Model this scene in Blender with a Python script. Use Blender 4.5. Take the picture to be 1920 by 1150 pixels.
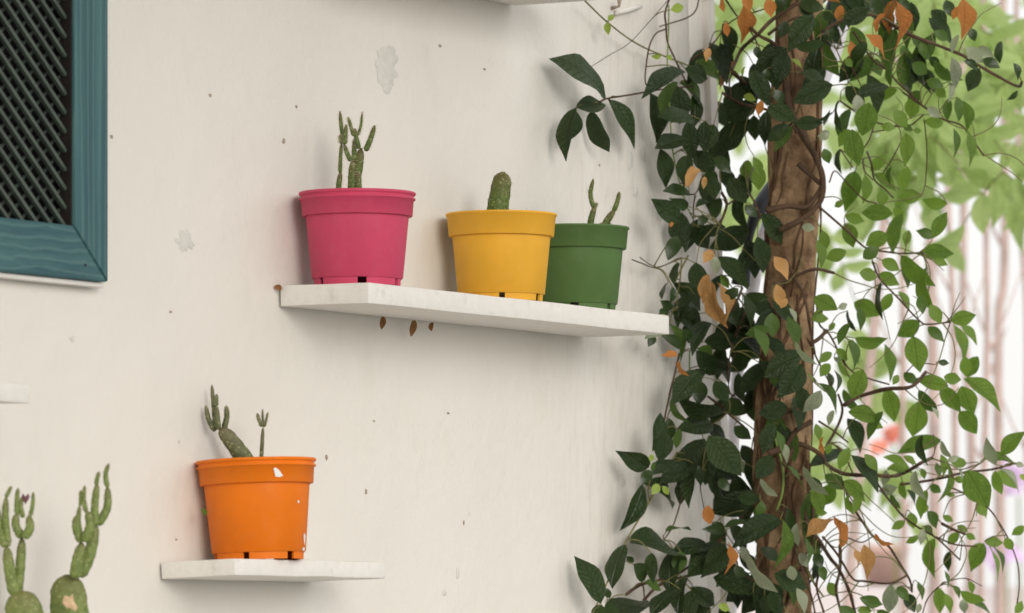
import bpy, bmesh, math, random
from mathutils import Vector, Matrix, Euler, noise
random.seed(11)
for o in list(bpy.data.objects): bpy.data.objects.remove(o)
scene = bpy.context.scene
col = scene.collection
R = math.radians

# ------------------------------------------------------------------ camera
F, ZC = 10000.0, 1.35                 # focal length in photo pixels, eye height
HY = 1200.0                           # horizon row in the photograph
cam_d = bpy.data.cameras.new('camera'); cam = bpy.data.objects.new('camera', cam_d); col.objects.link(cam)
cam.location = (0, 0, ZC); cam.rotation_euler = (R(90), 0, 0)
cam_d.sensor_width = 36; cam_d.lens = 36 * F / 1920; cam_d.shift_y = (HY - 575) / 1920
cam_d.clip_end = 600
cam_d.dof.use_dof = True; cam_d.dof.focus_distance = 6.72; cam_d.dof.aperture_fstop = 8.5
scene.camera = cam

# ------------------------------------------------------------------ light
SUN_AZ = Vector((0.40, -0.916)); SUN_EL = R(13)
sd = bpy.data.lights.new('sun', 'SUN'); sun = bpy.data.objects.new('sun', sd); col.objects.link(sun)
sd.energy = 1.12; sd.angle = R(21); sd.color = (1.0, 0.975, 0.94)
tosun = Vector((SUN_AZ.x * math.cos(SUN_EL), SUN_AZ.y * math.cos(SUN_EL), math.sin(SUN_EL))).normalized()
sun.rotation_euler = tosun.to_track_quat('Z', 'Y').to_euler()
world = bpy.data.worlds.new('World'); scene.world = world; world.use_nodes = True
wn = world.node_tree; bg = wn.nodes['Background']
sky = wn.nodes.new('ShaderNodeTexSky'); sky.sky_type = 'NISHITA'; sky.sun_disc = False
sky.sun_elevation = R(38); sky.sun_rotation = math.atan2(tosun.x, tosun.y)
sky.air_density = 1.0; sky.dust_density = 6.0; sky.ozone_density = 1.0
ov = wn.nodes.new('ShaderNodeMixRGB'); ov.inputs[0].default_value = 0.72      # thin bright cloud
ov.inputs[2].default_value = (9.0, 8.9, 8.7, 1)
wn.links.new(sky.outputs[0], ov.inputs[1]); wn.links.new(ov.outputs[0], bg.inputs[0])
bg.inputs[1].default_value = 0.15
scene.view_settings.view_transform = 'Standard'; scene.view_settings.look = 'None'
scene.cycles.max_bounces = 5; scene.cycles.diffuse_bounces = 3; scene.cycles.glossy_bounces = 2; scene.cycles.transmission_bounces = 4
scene.view_settings.gamma = 1; scene.view_settings.exposure = -0.04

# ------------------------------------------------------------------ helpers
def P(px, py, Y): return Vector(((px - 960) / F * Y, Y, ZC + (HY - py) / F * Y))
TH = R(60); CW, SW = math.cos(TH), math.sin(TH)
Y0 = 6.5; X0 = (520 - 960) / F * Y0
WV = Vector((CW, SW, 0)); NV = Vector((SW, -CW, 0))
def Wp(s, off, z): return Vector((X0, Y0, 0)) + WV * s + NV * off + Vector((0, 0, z))
def s_at(px, off):
    k = (px - 960) / F
    return (k * (Y0 - CW * off) - X0 - SW * off) / (CW - SW * k)
def Yw(px, off=0): return Y0 + SW * s_at(px, off) - CW * off
def z_at(px, py, off): return ZC + (HY - py) / F * Yw(px, off)

def tag(o, label=None, cat=None, group=None, kind=None):
    if label: o['label'] = label
    if cat: o['category'] = cat
    if group: o['group'] = group
    if kind: o['kind'] = kind
    return o
def empty(name, loc=(0, 0, 0), rot=(0, 0, 0)):
    o = bpy.data.objects.new(name, None); col.objects.link(o)
    o.empty_display_size = .05; o.location = loc; o.rotation_euler = rot; return o
def mesh_obj(name, verts, faces, mat, parent=None, smooth=True, loc=None, rot=None):
    me = bpy.data.meshes.new(name); me.from_pydata([tuple(v) for v in verts], [], faces); me.update()
    if smooth: me.polygons.foreach_set('use_smooth', [True] * len(me.polygons))
    if mat: me.materials.append(mat)
    o = bpy.data.objects.new(name, me); col.objects.link(o)
    if parent: o.parent = parent
    if loc: o.location = loc
    if rot: o.rotation_euler = rot
    return o
def bm_obj(name, bm, mat, parent=None, smooth=False, loc=None, rot=None):
    me = bpy.data.meshes.new(name); bm.to_mesh(me); bm.free()
    if smooth: me.polygons.foreach_set('use_smooth', [True] * len(me.polygons))
    if mat: me.materials.append(mat)
    o = bpy.data.objects.new(name, me); col.objects.link(o)
    if parent: o.parent = parent
    if loc: o.location = loc
    if rot: o.rotation_euler = rot
    return o
def box_bm(x0, x1, y0, y1, z0, z1, bev=0.0, seg=2, wob=0.0):
    bm = bmesh.new()
    v = [bm.verts.new(c) for c in ((x0,y0,z0),(x1,y0,z0),(x1,y1,z0),(x0,y1,z0),(x0,y0,z1),(x1,y0,z1),(x1,y1,z1),(x0,y1,z1))]
    for f in ((3,2,1,0),(4,5,6,7),(0,1,5,4),(1,2,6,5),(2,3,7,6),(3,0,4,7)): bm.faces.new([v[i] for i in f])
    if wob:
        bmesh.ops.subdivide_edges(bm, edges=[e for e in bm.edges if e.calc_length() > .08], cuts=9, use_grid_fill=True)
    if bev:
        ed = [e for e in bm.edges if e.calc_face_angle(0) > 1]
        bmesh.ops.bevel(bm, geom=ed, offset=bev, segments=seg, affect='EDGES', profile=.6)
    if wob:
        for q in bm.verts:
            n = noise.noise_vector(q.co * 14) * wob; q.co += n
    return bm
def catmull(pts, n=5):
    pts = [Vector(p) for p in pts]
    if len(pts) < 3: return [pts[0].lerp(pts[-1], i / n) for i in range(n + 1)]
    out = []
    q = [pts[0] * 2 - pts[1]] + pts + [pts[-1] * 2 - pts[-2]]
    for i in range(1, len(q) - 2):
        a, b, c, d = q[i-1], q[i], q[i+1], q[i+2]
        for k in range(n):
            t = k / n
            out.append(.5 * ((2*b) + (c - a)*t + (2*a - 5*b + 4*c - d)*t*t + (3*b - a - 3*c + d)*t**3))
    out.append(pts[-1]); return out
def tube_data(path, rad, segs=6, base=0, jit=0.0, flat=1.0):
    vs, fs = [], []
    n = len(path); ref = Vector((.31, .9, .17))
    for i, p in enumerate(path):
        t = (path[min(i+1, n-1)] - path[max(i-1, 0)]).normalized()
        a = t.cross(ref).normalized(); b = t.cross(a).normalized()
        r = rad(i / (n - 1)) if callable(rad) else rad
        for k in range(segs):
            an = 2 * math.pi * k / segs
            rr = r * (1 + (noise.noise(p * 40 + Vector((k * 3.1, 0, 0))) * jit if jit else 0))
            vs.append(p + a * (math.cos(an) * rr * flat) + b * (math.sin(an) * rr))
    for i in range(n - 1):
        for k in range(segs):
            k2 = (k + 1) % segs
            fs.append((base + i*segs + k, base + i*segs + k2, base + (i+1)*segs + k2, base + (i+1)*segs + k))
    fs.append(tuple(base + k for k in range(segs))[::-1]); fs.append(tuple(base + (n-1)*segs + k for k in range(segs)))
    return vs, fs
def tube(name, pts, rad, mat, parent=None, segs=6, n=5, jit=0.0):
    vs, fs = tube_data(catmull(pts, n), rad, segs, 0, jit)
    return mesh_obj(name, vs, fs, mat, parent)
def lathe_data(prof, segs=64):
    vs, fs = [], []
    for r, z in prof:
        for k in range(segs):
            a = 2 * math.pi * k / segs; vs.append((r * math.cos(a), r * math.sin(a), z))
    for i in range(len(prof) - 1):
        for k in range(segs):
            k2 = (k + 1) % segs
            fs.append((i*segs + k, i*segs + k2, (i+1)*segs + k2, (i+1)*segs + k))
    return vs, fs

# ------------------------------------------------------------------ materials
def new_mat(name):
    m = bpy.data.materials.new(name); m.use_nodes = True
    nt = m.node_tree; return m, nt, nt.nodes['Principled BSDF'], nt.nodes['Material Output']
def N(nt, typ, **kw):
    n = nt.nodes.new(typ)
    for k, v in kw.items():
        if k.startswith('i_'): n.inputs[k[2:].replace('_', ' ')].default_value = v
        else: setattr(n, k, v)
    return n
def ramp(nt, src, stops):
    r = nt.nodes.new('ShaderNodeValToRGB'); e = r.color_ramp.elements
    while len(e) < len(stops): e.new(.5)
    for el, (p, c) in zip(e, stops): el.position = p; el.color = (*c, 1) if len(c) == 3 else c
    nt.links.new(src, r.inputs[0]); return r
def coords(nt, scale=(1, 1, 1), kind='Object'):
    tc = nt.nodes.new('ShaderNodeTexCoord'); mp = nt.nodes.new('ShaderNodeMapping')
    mp.inputs['Scale'].default_value = scale; nt.links.new(tc.outputs[kind], mp.inputs[0]); return mp.outputs[0]
def mixc(nt, fac, a, b, typ='MIX'):
    m = nt.nodes.new('ShaderNodeMixRGB'); m.blend_type = typ
    for i, v in ((0, fac), (1, a), (2, b)):
        if hasattr(v, 'links'): nt.links.new(v, m.inputs[i])
        elif isinstance(v, (int, float)): m.inputs[i].default_value = v
        else: m.inputs[i].default_value = (*v, 1)
    return m.outputs[0]
def bump(nt, height, strength, dist, bsdf, prev=None):
    b = nt.nodes.new('ShaderNodeBump'); b.inputs['Strength'].default_value = strength; b.inputs['Distance'].default_value = dist
    nt.links.new(height, b.inputs['Height'])
    if prev: nt.links.new(prev, b.inputs['Normal'])
    if bsdf: nt.links.new(b.outputs[0], bsdf.inputs['Normal'])
    return b.outputs[0]
def noise_tex(nt, vec, scale, detail=4, rough=.55):
    n = N(nt, 'ShaderNodeTexNoise'); n.inputs['Scale'].default_value = scale
    n.inputs['Detail'].default_value = detail; n.inputs['Roughness'].default_value = rough
    nt.links.new(vec, n.inputs['Vector']); return n.outputs['Fac']

def mat_plaster(name, c1, c2, coarse=True):
    m, nt, b, out = new_mat(name); v = coords(nt)
    big = noise_tex(nt, v, 3.2, 5); mid = noise_tex(nt, v, 22, 5, .6); fine = noise_tex(nt, v, 240, 3)
    c = mixc(nt, ramp(nt, big, [(.3, (0,0,0)), (.72, (1,1,1))]).outputs[0], c1, c2)
    # worn, brushed streaks towards the corner of the building (local x > .7)
    sep = N(nt, 'ShaderNodeSeparateXYZ'); nt.links.new(v, sep.inputs[0])
    mr = N(nt, 'ShaderNodeMapRange'); mr.inputs[1].default_value = .62; mr.inputs[2].default_value = .86
    nt.links.new(sep.outputs[0], mr.inputs[0])
    vs = coords(nt, (1.0, 1.0, .16)); st = noise_tex(nt, vs, 95, 6, .68)
    stm = ramp(nt, st, [(.50, (0,0,0)), (.66, (1,1,1))]).outputs[0]
    f1 = N(nt, 'ShaderNodeMath', operation='MULTIPLY'); nt.links.new(stm, f1.inputs[0]); nt.links.new(mr.outputs[0], f1.inputs[1])
    f2 = N(nt, 'ShaderNodeMath', operation='MULTIPLY'); nt.links.new(f1.outputs[0], f2.inputs[0]); f2.inputs[1].default_value = .27
    c = mixc(nt, f2.outputs[0], c, (.50, .46, .40))
    # small scuffs and pinholes
    vo = N(nt, 'ShaderNodeTexVoronoi'); vo.inputs['Scale'].default_value = 17; nt.links.new(v, vo.inputs['Vector'])
    sp = ramp(nt, vo.outputs['Distance'], [(.03, (1,1,1)), (.065, (0,0,0))]).outputs[0]
    spn = ramp(nt, noise_tex(nt, v, 9, 2), [(.53, (0,0,0)), (.6, (1,1,1))]).outputs[0]
    f3 = N(nt, 'ShaderNodeMath', operation='MULTIPLY'); nt.links.new(sp, f3.inputs[0]); nt.links.new(spn, f3.inputs[1])
    f4 = N(nt, 'ShaderNodeMath', operation='MULTIPLY'); nt.links.new(f3.outputs[0], f4.inputs[0]); f4.inputs[1].default_value = .32
    c = mixc(nt, f4.outputs[0], c, (.30, .25, .20))
    # faint damp stains
    vst = coords(nt, (1, 1, .5)); dm = ramp(nt, noise_tex(nt, vst, 6.5, 6, .62), [(.56, (0,0,0)), (.74, (1,1,1))]).outputs[0]
    f5 = N(nt, 'ShaderNodeMath', operation='MULTIPLY'); nt.links.new(dm, f5.inputs[0]); f5.inputs[1].default_value = .35
    c = mixc(nt, f5.outputs[0], c, (.66, .62, .52))
    nt.links.new(c, b.inputs['Base Color']); b.inputs['Roughness'].default_value = .78; b.inputs['Specular IOR Level'].default_value = .25
    n1 = bump(nt, big, .6, .014, None); n2 = bump(nt, mid, .7, .0032, None, n1)
    sm_ = N(nt, 'ShaderNodeMath', operation='MULTIPLY'); nt.links.new(st, sm_.inputs[0]); nt.links.new(mr.outputs[0], sm_.inputs[1])
    n3 = bump(nt, sm_.outputs[0], .7, .0016, None, n2)
    bump(nt, fine, .35, .0006, b, n3)
    return m
M = {}
M['wall'] = mat_plaster('wall_plaster', (.765, .735, .672), (.80, .772, .708))
M['jamb'] = mat_plaster('jamb_plaster', (.735, .705, .65), (.77, .74, .685))

def mat_simple(name, color, rough=.6, spec=.4, var=.06, scale=30, bstr=.15, bdist=.0008, dirt=None):
    m, nt, b, out = new_mat(name); v = coords(nt)
    n = noise_tex(nt, v, scale, 5)
    lo = tuple(max(0, c * (1 - var)) for c in color); hi = tuple(c * (1 + var) for c in color)
    c = mixc(nt, ramp(nt, n, [(.3, (0,0,0)), (.7, (1,1,1))]).outputs[0], lo, hi)
    if dirt:
        d = ramp(nt, noise_tex(nt, v, scale * .6, 6, .65), [(dirt[0], (0,0,0)), (dirt[0] + .16, (1,1,1))]).outputs[0]
        f = N(nt, 'ShaderNodeMath', operation='MULTIPLY'); nt.links.new(d, f.inputs[0]); f.inputs[1].default_value = dirt[2]
        c = mixc(nt, f.outputs[0], c, dirt[1])
    nt.links.new(c, b.inputs['Base Color']); b.inputs['Roughness'].default_value = rough; b.inputs['Specular IOR Level'].default_value = spec
    if bstr: bump(nt, noise_tex(nt, v, scale * 6, 4), bstr, bdist, b)
    return m
M['shelf'] = mat_simple('shelf_white_paint', (.79, .765, .715), .62, .35, .03, 75, .5, .0012, (.56, (.50, .45, .38), .38))
M['wear'] = mat_simple('bare_plaster', (.68, .665, .61), .85, .2, .06, 60)
M['speck'] = mat_simple('dark_speck', (.40, .33, .26), .8, .2, .2, 200)
def mat_plastic(name, color):
    m, nt, b, out = new_mat(name); v = coords(nt)
    n = noise_tex(nt, v, 18, 4); f = noise_tex(nt, v, 1400, 2)
    lo = tuple(c * .92 for c in color); hi = tuple(min(1, c * 1.05) for c in color)
    c = mixc(nt, ramp(nt, n, [(.32, (0,0,0)), (.7, (1,1,1))]).outputs[0], lo, hi)
    dust = ramp(nt, noise_tex(nt, v, 42, 6, .7), [(.52, (0,0,0)), (.8, (1,1,1))]).outputs[0]
    fm = N(nt, 'ShaderNodeMath', operation='MULTIPLY'); nt.links.new(dust, fm.inputs[0]); fm.inputs[1].default_value = .06
    c = mixc(nt, fm.outputs[0], c, (.55, .48, .38))
    nt.links.new(c, b.inputs['Base Color'])
    rr = ramp(nt, n, [(.3, (.50,)*3), (.7, (.62,)*3)]); nt.links.new(rr.outputs[0], b.inputs['Roughness'])
    b.inputs['Specular IOR Level'].default_value = .32
    bump(nt, f, .10, .0002, b); return m
M['pink'] = mat_plastic('pink_plastic', (.60, .062, .135))
M['yellow'] = mat_plastic('yellow_plastic', (.82, .43, .035))
M['green'] = mat_plastic('green_plastic', (.085, .165, .045))
M['orange'] = mat_plastic('orange_plastic', (.80, .185, .002))
M['terracotta'] = mat_simple('terracotta', (.64, .44, .37), .8, .2, .12, 20)
M['whitepaint'] = mat_simple('white_paint_fleck', (.82, .80, .76), .6, .3, .03, 60)
M['soil'] = mat_simple('soil', (.07, .05, .035), .95, .1, .4, 120, .8, .004)
# stained wood, grain running along local x (rails) or z (stiles)
def mat_wood(name, axis):
    m, nt, b, out = new_mat(name)
    sc = (2.2, 30, 30) if axis == 'x' else (30, 30, 1.4)
    v = coords(nt, sc); wv = noise_tex(nt, v, 2.4, 6, .6)
    v2 = coords(nt, (5, 60, 60) if axis == 'x' else (60, 60, 3)); g = noise_tex(nt, v2, 6, 4, .7)
    w = N(nt, 'ShaderNodeTexWave', wave_type='BANDS', bands_direction='Z' if axis == 'x' else 'X')
    w.inputs['Scale'].default_value = 26; w.inputs['Distortion'].default_value = 5.5; w.inputs['Detail'].default_value = 3
    w.inputs['Detail Scale'].default_value = 1.1
    nt.links.new(coords(nt, (.35, 1, 1) if axis == 'x' else (1, 1, .12)), w.inputs['Vector'])
    c = mixc(nt, ramp(nt, wv, [(.34, (0,0,0)), (.66, (1,1,1))]).outputs[0], (.030, .092, .108), (.055, .150, .155))
    f = N(nt, 'ShaderNodeMath', operation='MULTIPLY'); f.inputs[1].default_value = .45
    nt.links.new(ramp(nt, w.outputs['Fac'], [(.70, (0,0,0)), (.98, (1,1,1))]).outputs[0], f.inputs[0])
    c = mixc(nt, f.outputs[0], c, (.105, .215, .205))
    d = N(nt, 'ShaderNodeMath', operation='MULTIPLY'); d.inputs[1].default_value = .5
    nt.links.new(ramp(nt, g, [(.55, (0,0,0)), (.75, (1,1,1))]).outputs[0], d.inputs[0])
    c = mixc(nt, d.outputs[0], c, (.020, .060, .085))
    nt.links.new(c, b.inputs['Base Color']); b.inputs['Roughness'].default_value = .55; b.inputs['Specular IOR Level'].default_value = .35
    n1 = bump(nt, w.outputs['Fac'], .35, .0008, None); bump(nt, g, .3, .0006, b, n1); return m
M['wood_x'] = mat_wood('teal_wood_rail', 'x'); M['wood_z'] = mat_wood('teal_wood_stile', 'z')
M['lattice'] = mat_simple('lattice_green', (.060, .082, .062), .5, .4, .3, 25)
M['lattice_shaded'] = mat_simple('lattice_shaded_green', (.045, .060, .048), .6, .3, .3, 25)  # lattice green darkened: shade on the rear bars put into the colour
M['black'] = mat_simple('painted_room_dark', (.006, .006, .006), .9, .1, .2, 10, 0)  # darkness of the unlit interior painted as near-black
M['reveal'] = mat_simple('dark_reveal', (.018, .015, .013), .8, .2, .3, 30)
def mat_cactus(name, c1, c2, tip):
    m, nt, b, out = new_mat(name)
    v = coords(nt, (1, 1, 1), 'Generated'); sep = N(nt, 'ShaderNodeSeparateXYZ'); nt.links.new(v, sep.inputs[0])
    ob = coords(nt); n = noise_tex(nt, ob, 160, 4)
    c = mixc(nt, ramp(nt, n, [(.35, (0,0,0)), (.65, (1,1,1))]).outputs[0], c1, c2)
    t = ramp(nt, sep.outputs[2], [(.55, (0,0,0)), (1.0, (.75,)*3)]).outputs[0]
    c = mixc(nt, t, c, tip)
    vo = N(nt, 'ShaderNodeTexVoronoi'); vo.inputs['Scale'].default_value = 210; nt.links.new(ob, vo.inputs['Vector'])
    a = ramp(nt, vo.outputs['Distance'], [(.12, (.7,)*3), (.34, (0,0,0))]).outputs[0]
    c = mixc(nt, a, c, (.36, .36, .18))
    nt.links.new(c, b.inputs['Base Color']); b.inputs['Roughness'].default_value = .6
    bump(nt, vo.outputs['Distance'], .6, .001, b); return m
M['cactus'] = mat_cactus('cactus_green', (.058, .098, .010), (.120, .175, .026), (.13, .085, .035))
M['cactus_grey'] = mat_cactus('cactus_grey_green', (.070, .085, .026), (.140, .155, .062), (.17, .14, .08))
M['cactus_pad'] = mat_cactus('cactus_pad_green', (.115, .165, .030), (.205, .265, .065), (.16, .15, .05))
M['spine'] = mat_simple('cactus_spine', (.55, .50, .34), .6, .3, .1, 50, 0)
M['scar'] = mat_simple('cactus_scar', (.60, .43, .27), .8, .2, .2, 150)
M['bark'] = None
def mat_bark():
    m, nt, b, out = new_mat('tree_bark'); v = coords(nt, (1, 1, .7))
    n = noise_tex(nt, v, 30, 8, .65); n2 = noise_tex(nt, coords(nt), 11, 5, .6)
    c = mixc(nt, ramp(nt, n, [(.32, (0,0,0)), (.62, (1,1,1))]).outputs[0], (.12, .066, .032), (.46, .31, .18))
    c = mixc(nt, ramp(nt, n2, [(.36, (.85,)*3), (.54, (0,0,0))]).outputs[0], c, (.085, .046, .022))
    vo = N(nt, 'ShaderNodeTexVoronoi'); vo.inputs['Scale'].default_value = 120
    nt.links.new(coords(nt, (1, 1, 2.0)), vo.inputs['Vector'])
    c = mixc(nt, ramp(nt, vo.outputs['Distance'], [(.10, (.6,)*3), (.25, (0,0,0))]).outputs[0], c, (.10, .055, .028))
    nt.links.new(c, b.inputs['Base Color']); b.inputs['Roughness'].default_value = .9; b.inputs['Specular IOR Level'].default_value = .15
    n1 = bump(nt, n, 1.0, .012, None); bump(nt, noise_tex(nt, coords(nt, (1, 1, .5)), 140, 5), .6, .002, b, n1); return m
M['bark'] = mat_bark()
M['vine_brown'] = mat_simple('vine_brown', (.085, .050, .030), .75, .25, .35, 60, .4, .001)
M['vine_olive'] = mat_simple('vine_olive', (.16, .15, .055), .6, .35, .25, 60, .2, .0006)
M['vine_green'] = mat_simple('vine_green', (.17, .24, .05), .5, .4, .2, 60, .1)
M['cane'] = mat_simple('pale_bark', (.55, .42, .38), .85, .15, .22, 14, .4, .004)
M['lowwall'] = mat_simple('garden_wall_stucco', (.74, .68, .68), .85, .2, .06, 5)
M['ground'] = mat_simple('pale_paving', (.33, .32, .30), .85, .2, .12, 3)
M['pipe'] = mat_simple('white_pipe_plastic', (.78, .76, .82), .4, .5, .03, 20, 0)
M['blackrub'] = mat_simple('black_rubber', (.012, .014, .02), .5, .4, .2, 30)
M['flower_red'] = mat_simple('red_petal', (.80, .28, .20), .6, .3, .15, 30, 0)
M['flower_purple'] = mat_simple('purple_petal', (.68, .50, .74), .6, .3, .15, 30, 0)
M['dry_brown'] = mat_simple('dry_leaf_brown', (.24, .12, .05), .8, .2, .3, 60)

def mat_leaf(name, c_lo, c_hi, trans, trans_col, rough, vein, vfac=.5, spot=None, spec=.5):
    m, nt, b, out = new_mat(name)
    tc = N(nt, 'ShaderNodeTexCoord'); sep = N(nt, 'ShaderNodeSeparateXYZ'); nt.links.new(tc.outputs['Object'], sep.inputs[0])
    oi = N(nt, 'ShaderNodeObjectInfo')
    ax = N(nt, 'ShaderNodeMath', operation='ABSOLUTE'); nt.links.new(sep.outputs[0], ax.inputs[0])
    mid = ramp(nt, ax.outputs[0], [(.006, (1,)*3), (.022, (0,)*3)]).outputs[0]
    sv = N(nt, 'ShaderNodeMath', operation='MULTIPLY_ADD'); nt.links.new(ax.outputs[0], sv.inputs[0]); sv.inputs[1].default_value = -.9
    nt.links.new(sep.outputs[1], sv.inputs[2])
    si = N(nt, 'ShaderNodeMath', operation='PINGPONG'); nt.links.new(sv.outputs[0], si.inputs[0]); si.inputs[1].default_value = .055
    sd_ = ramp(nt, si.outputs[0], [(.0, (.45,)*3), (.014, (0,)*3)]).outputs[0]
    vmax = N(nt, 'ShaderNodeMath', operation='MAXIMUM'); nt.links.new(mid, vmax.inputs[0]); nt.links.new(sd_, vmax.inputs[1])
    vm = N(nt, 'ShaderNodeMath', operation='MULTIPLY'); nt.links.new(vmax.outputs[0], vm.inputs[0]); vm.inputs[1].default_value = vfac
    c = mixc(nt, oi.outputs['Random'], c_lo, c_hi)
    ns = noise_tex(nt, tc.outputs['Object'], 7, 5, .6)
    c = mixc(nt, ramp(nt, ns, [(.35, (0,)*3), (.75, (.35,)*3)]).outputs[0], c, tuple(x * 1.7 for x in c_hi))
    if spot: c = mixc(nt, ramp(nt, noise_tex(nt, tc.outputs['Object'], 17, 5, .7), [(spot[1], (0,)*3), (spot[1] + .12, (spot[2],)*3)]).outputs[0], c, spot[0])
    c = mixc(nt, vm.outputs[0], c, vein)
    nt.links.new(c, b.inputs['Base Color']); b.inputs['Roughness'].default_value = rough
    b.inputs['Specular IOR Level'].default_value = spec
    hn = N(nt, 'ShaderNodeMath', operation='MULTIPLY_ADD'); nt.links.new(vmax.outputs[0], hn.inputs[0]); hn.inputs[1].default_value = -.6
    nt.links.new(ns, hn.inputs[2])
    bump(nt, hn.outputs[0], .5, .02, b)
    tr = N(nt, 'ShaderNodeBsdfTranslucent'); mx = N(nt, 'ShaderNodeMixShader'); mx.inputs[0].default_value = trans
    tcol = mixc(nt, .55, c, trans_col); nt.links.new(tcol, tr.inputs[0])
    nt.links.new(b.outputs[0], mx.inputs[1]); nt.links.new(tr.outputs[0], mx.inputs[2]); nt.links.new(mx.outputs[0], out.inputs[0])
    return m
LM = {
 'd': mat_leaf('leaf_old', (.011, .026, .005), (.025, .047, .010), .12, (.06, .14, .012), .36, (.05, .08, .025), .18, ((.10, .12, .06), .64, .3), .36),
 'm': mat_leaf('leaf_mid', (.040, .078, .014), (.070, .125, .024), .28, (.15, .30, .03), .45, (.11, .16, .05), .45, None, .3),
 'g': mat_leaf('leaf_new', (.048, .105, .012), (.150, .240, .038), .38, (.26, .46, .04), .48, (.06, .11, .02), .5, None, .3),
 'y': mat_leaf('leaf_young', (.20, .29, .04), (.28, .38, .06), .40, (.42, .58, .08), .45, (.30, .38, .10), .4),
 'o': mat_leaf('leaf_dead_orange', (.30, .105, .024), (.44, .175, .045), .30, (.62, .28, .06), .6, (.30, .12, .03), .5, ((.20, .09, .03), .6, .5), .25),
 't': mat_leaf('leaf_dead_tan', (.37, .195, .065), (.47, .265, .10), .25, (.7, .4, .15), .6, (.30, .16, .06), .5, ((.25, .13, .05), .6, .4), .25),
 'p': mat_leaf('leaf_underside', (.17, .205, .12), (.27, .30, .20), .25, (.25, .36, .12), .38, (.30, .34, .22), .5),
 'b': mat_leaf('leaf_background_washed', (.30, .41, .12), (.42, .54, .20), .5, (.62, .80, .30), .5, (.25, .34, .1), .3),  # paler than real leaves: overexposed, veiled light put into the colour
}
# ------------------------------------------------------------------ setting
g = mesh_obj('ground', [(-150, -150, 0), (150, -150, 0), (150, 250, 0), (-150, 250, 0)], [(0, 1, 2, 3)], M['ground'], smooth=False)
tag(g, 'pale paved courtyard ground below the frame', kind='structure')
WR = (0, 0, TH); WL = (X0, Y0, 0)
def lean(z): return (z - (ZC + .85)) * -.068            # the corner of the house leans a little
s_end = s_at(1293, 0)
wall = empty('house_wall', WL, WR)
tag(wall, 'whitewashed plaster house wall behind the shelves and flower pots', 'wall')
nx, nz = 60, 44
def woff(s, z):
    rg = max(0, (s - .55) / .5)
    return (noise.noise(Vector((s * 2.1, z * 2.3, 0))) * .0035 + noise.noise(Vector((s * 7, z * 6, 4))) * .0012) * (1 + rg)
vs, fs = [], []
for j in range(nz + 1):
    z = 3.0 * j / nz
    for i in range(nx + 1):
        u = i / nx; s = -3.2 + (s_end + lean(z) + 3.2) * u
        vs.append((s, -woff(s, z), z))
for j in range(nz):
    for i in range(nx):
        a = j * (nx + 1) + i; fs.append((a, a + 1, a + nx + 2, a + nx + 1))
b0 = len(vs)
vs += [(-3.2, .28, 0), (s_end + lean(0), .28, 0), (s_end + lean(3), .28, 3), (-3.2, .28, 3)]
fs += [(b0 + 1, b0, b0 + 3, b0 + 2)]
fs += [tuple([b0 + 2] + [j * (nx + 1) + nx for j in range(nz, -1, -1)] + [b0 + 1])]
fs += [tuple([b0 + 3] + [nz * (nx + 1) + i for i in range(nx + 1)] + [b0 + 2])]
mesh_obj('plaster_face', vs, fs, M['wall'], wall)
# corner post of the house, a groove away from the plaster
def jamb_vs(z):
    a = s_end + .006 + lean(z); b_ = s_at(1338, 0) + lean(z)
    return [(a, .004, z), (a + .62 * (b_ - a), .003, z), (a + .66 * (b_ - a), -.004, z), (b_, -.003, z), (b_ + .01, .20, z), (a, .20, z)]
vs, fs = [], []
zs = [3.0 * k / 12 for k in range(13)]
for z in zs: vs += jamb_vs(z)
for k in range(12):
    for i in range(6):
        fs.append((k*6 + i, k*6 + (i+1) % 6, (k+1)*6 + (i+1) % 6, (k+1)*6 + i))
fs += [tuple(range(5, -1, -1)), tuple(range(72, 78))]
jb = mesh_obj('corner_post', vs, fs, M['jamb'], None, False, WL, WR)
tag(jb, 'narrow cream corner post at the right end of the house wall', 'post')
# flaked spots and scuffs on the plaster (they keep their own colour)
def blob(px, py, w, h, mat, name, n=14, rough=.35, seed=0, off=.0012):
    rnd = random.Random(seed); c_s = s_at(px, 0); z0 = z_at(px, py, 0); Y = Yw(px, 0); ph = rnd.uniform(0, 50)
    ws, hs = w / F * Y / CW / 2, h / F * Y / 2; n = n * 3
    vs = [(c_s, -woff(c_s, z0) - off, z0)]
    for ring in (.8, 1):
        for k in range(n):
            a = 2 * math.pi * k / n; q = 1 + rough * 1.3 * (noise.noise(Vector((math.cos(a) * 1.4 + ph, math.sin(a) * 1.4, 1))) + .5 * noise.noise(Vector((math.cos(a) * 4 + ph, math.sin(a) * 4, 7))))
            x, z = c_s + math.cos(a) * ws * q * ring, z0 + math.sin(a) * hs * q * ring
            vs.append((x, -woff(x, z) - (off if ring < 1 else off * .2), z))
    fs = [(0, 1 + k, 1 + (k + 1) % n) for k in range(n)] + [(1 + k, 1 + n + k, 1 + n + (k + 1) % n, 1 + (k + 1) % n) for k in range(n)]
    mesh_obj(name, vs, fs, mat, wall, True)
blob(722, 122, 44, 70, M['wear'], 'paint_flake', 18, .5, 3); blob(724, 158, 18, 30, M['wear'], 'paint_flake', 10, .5, 4)
blob(349, 452, 30, 40, M['wear'], 'paint_flake', 14, .6, 5)
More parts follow.
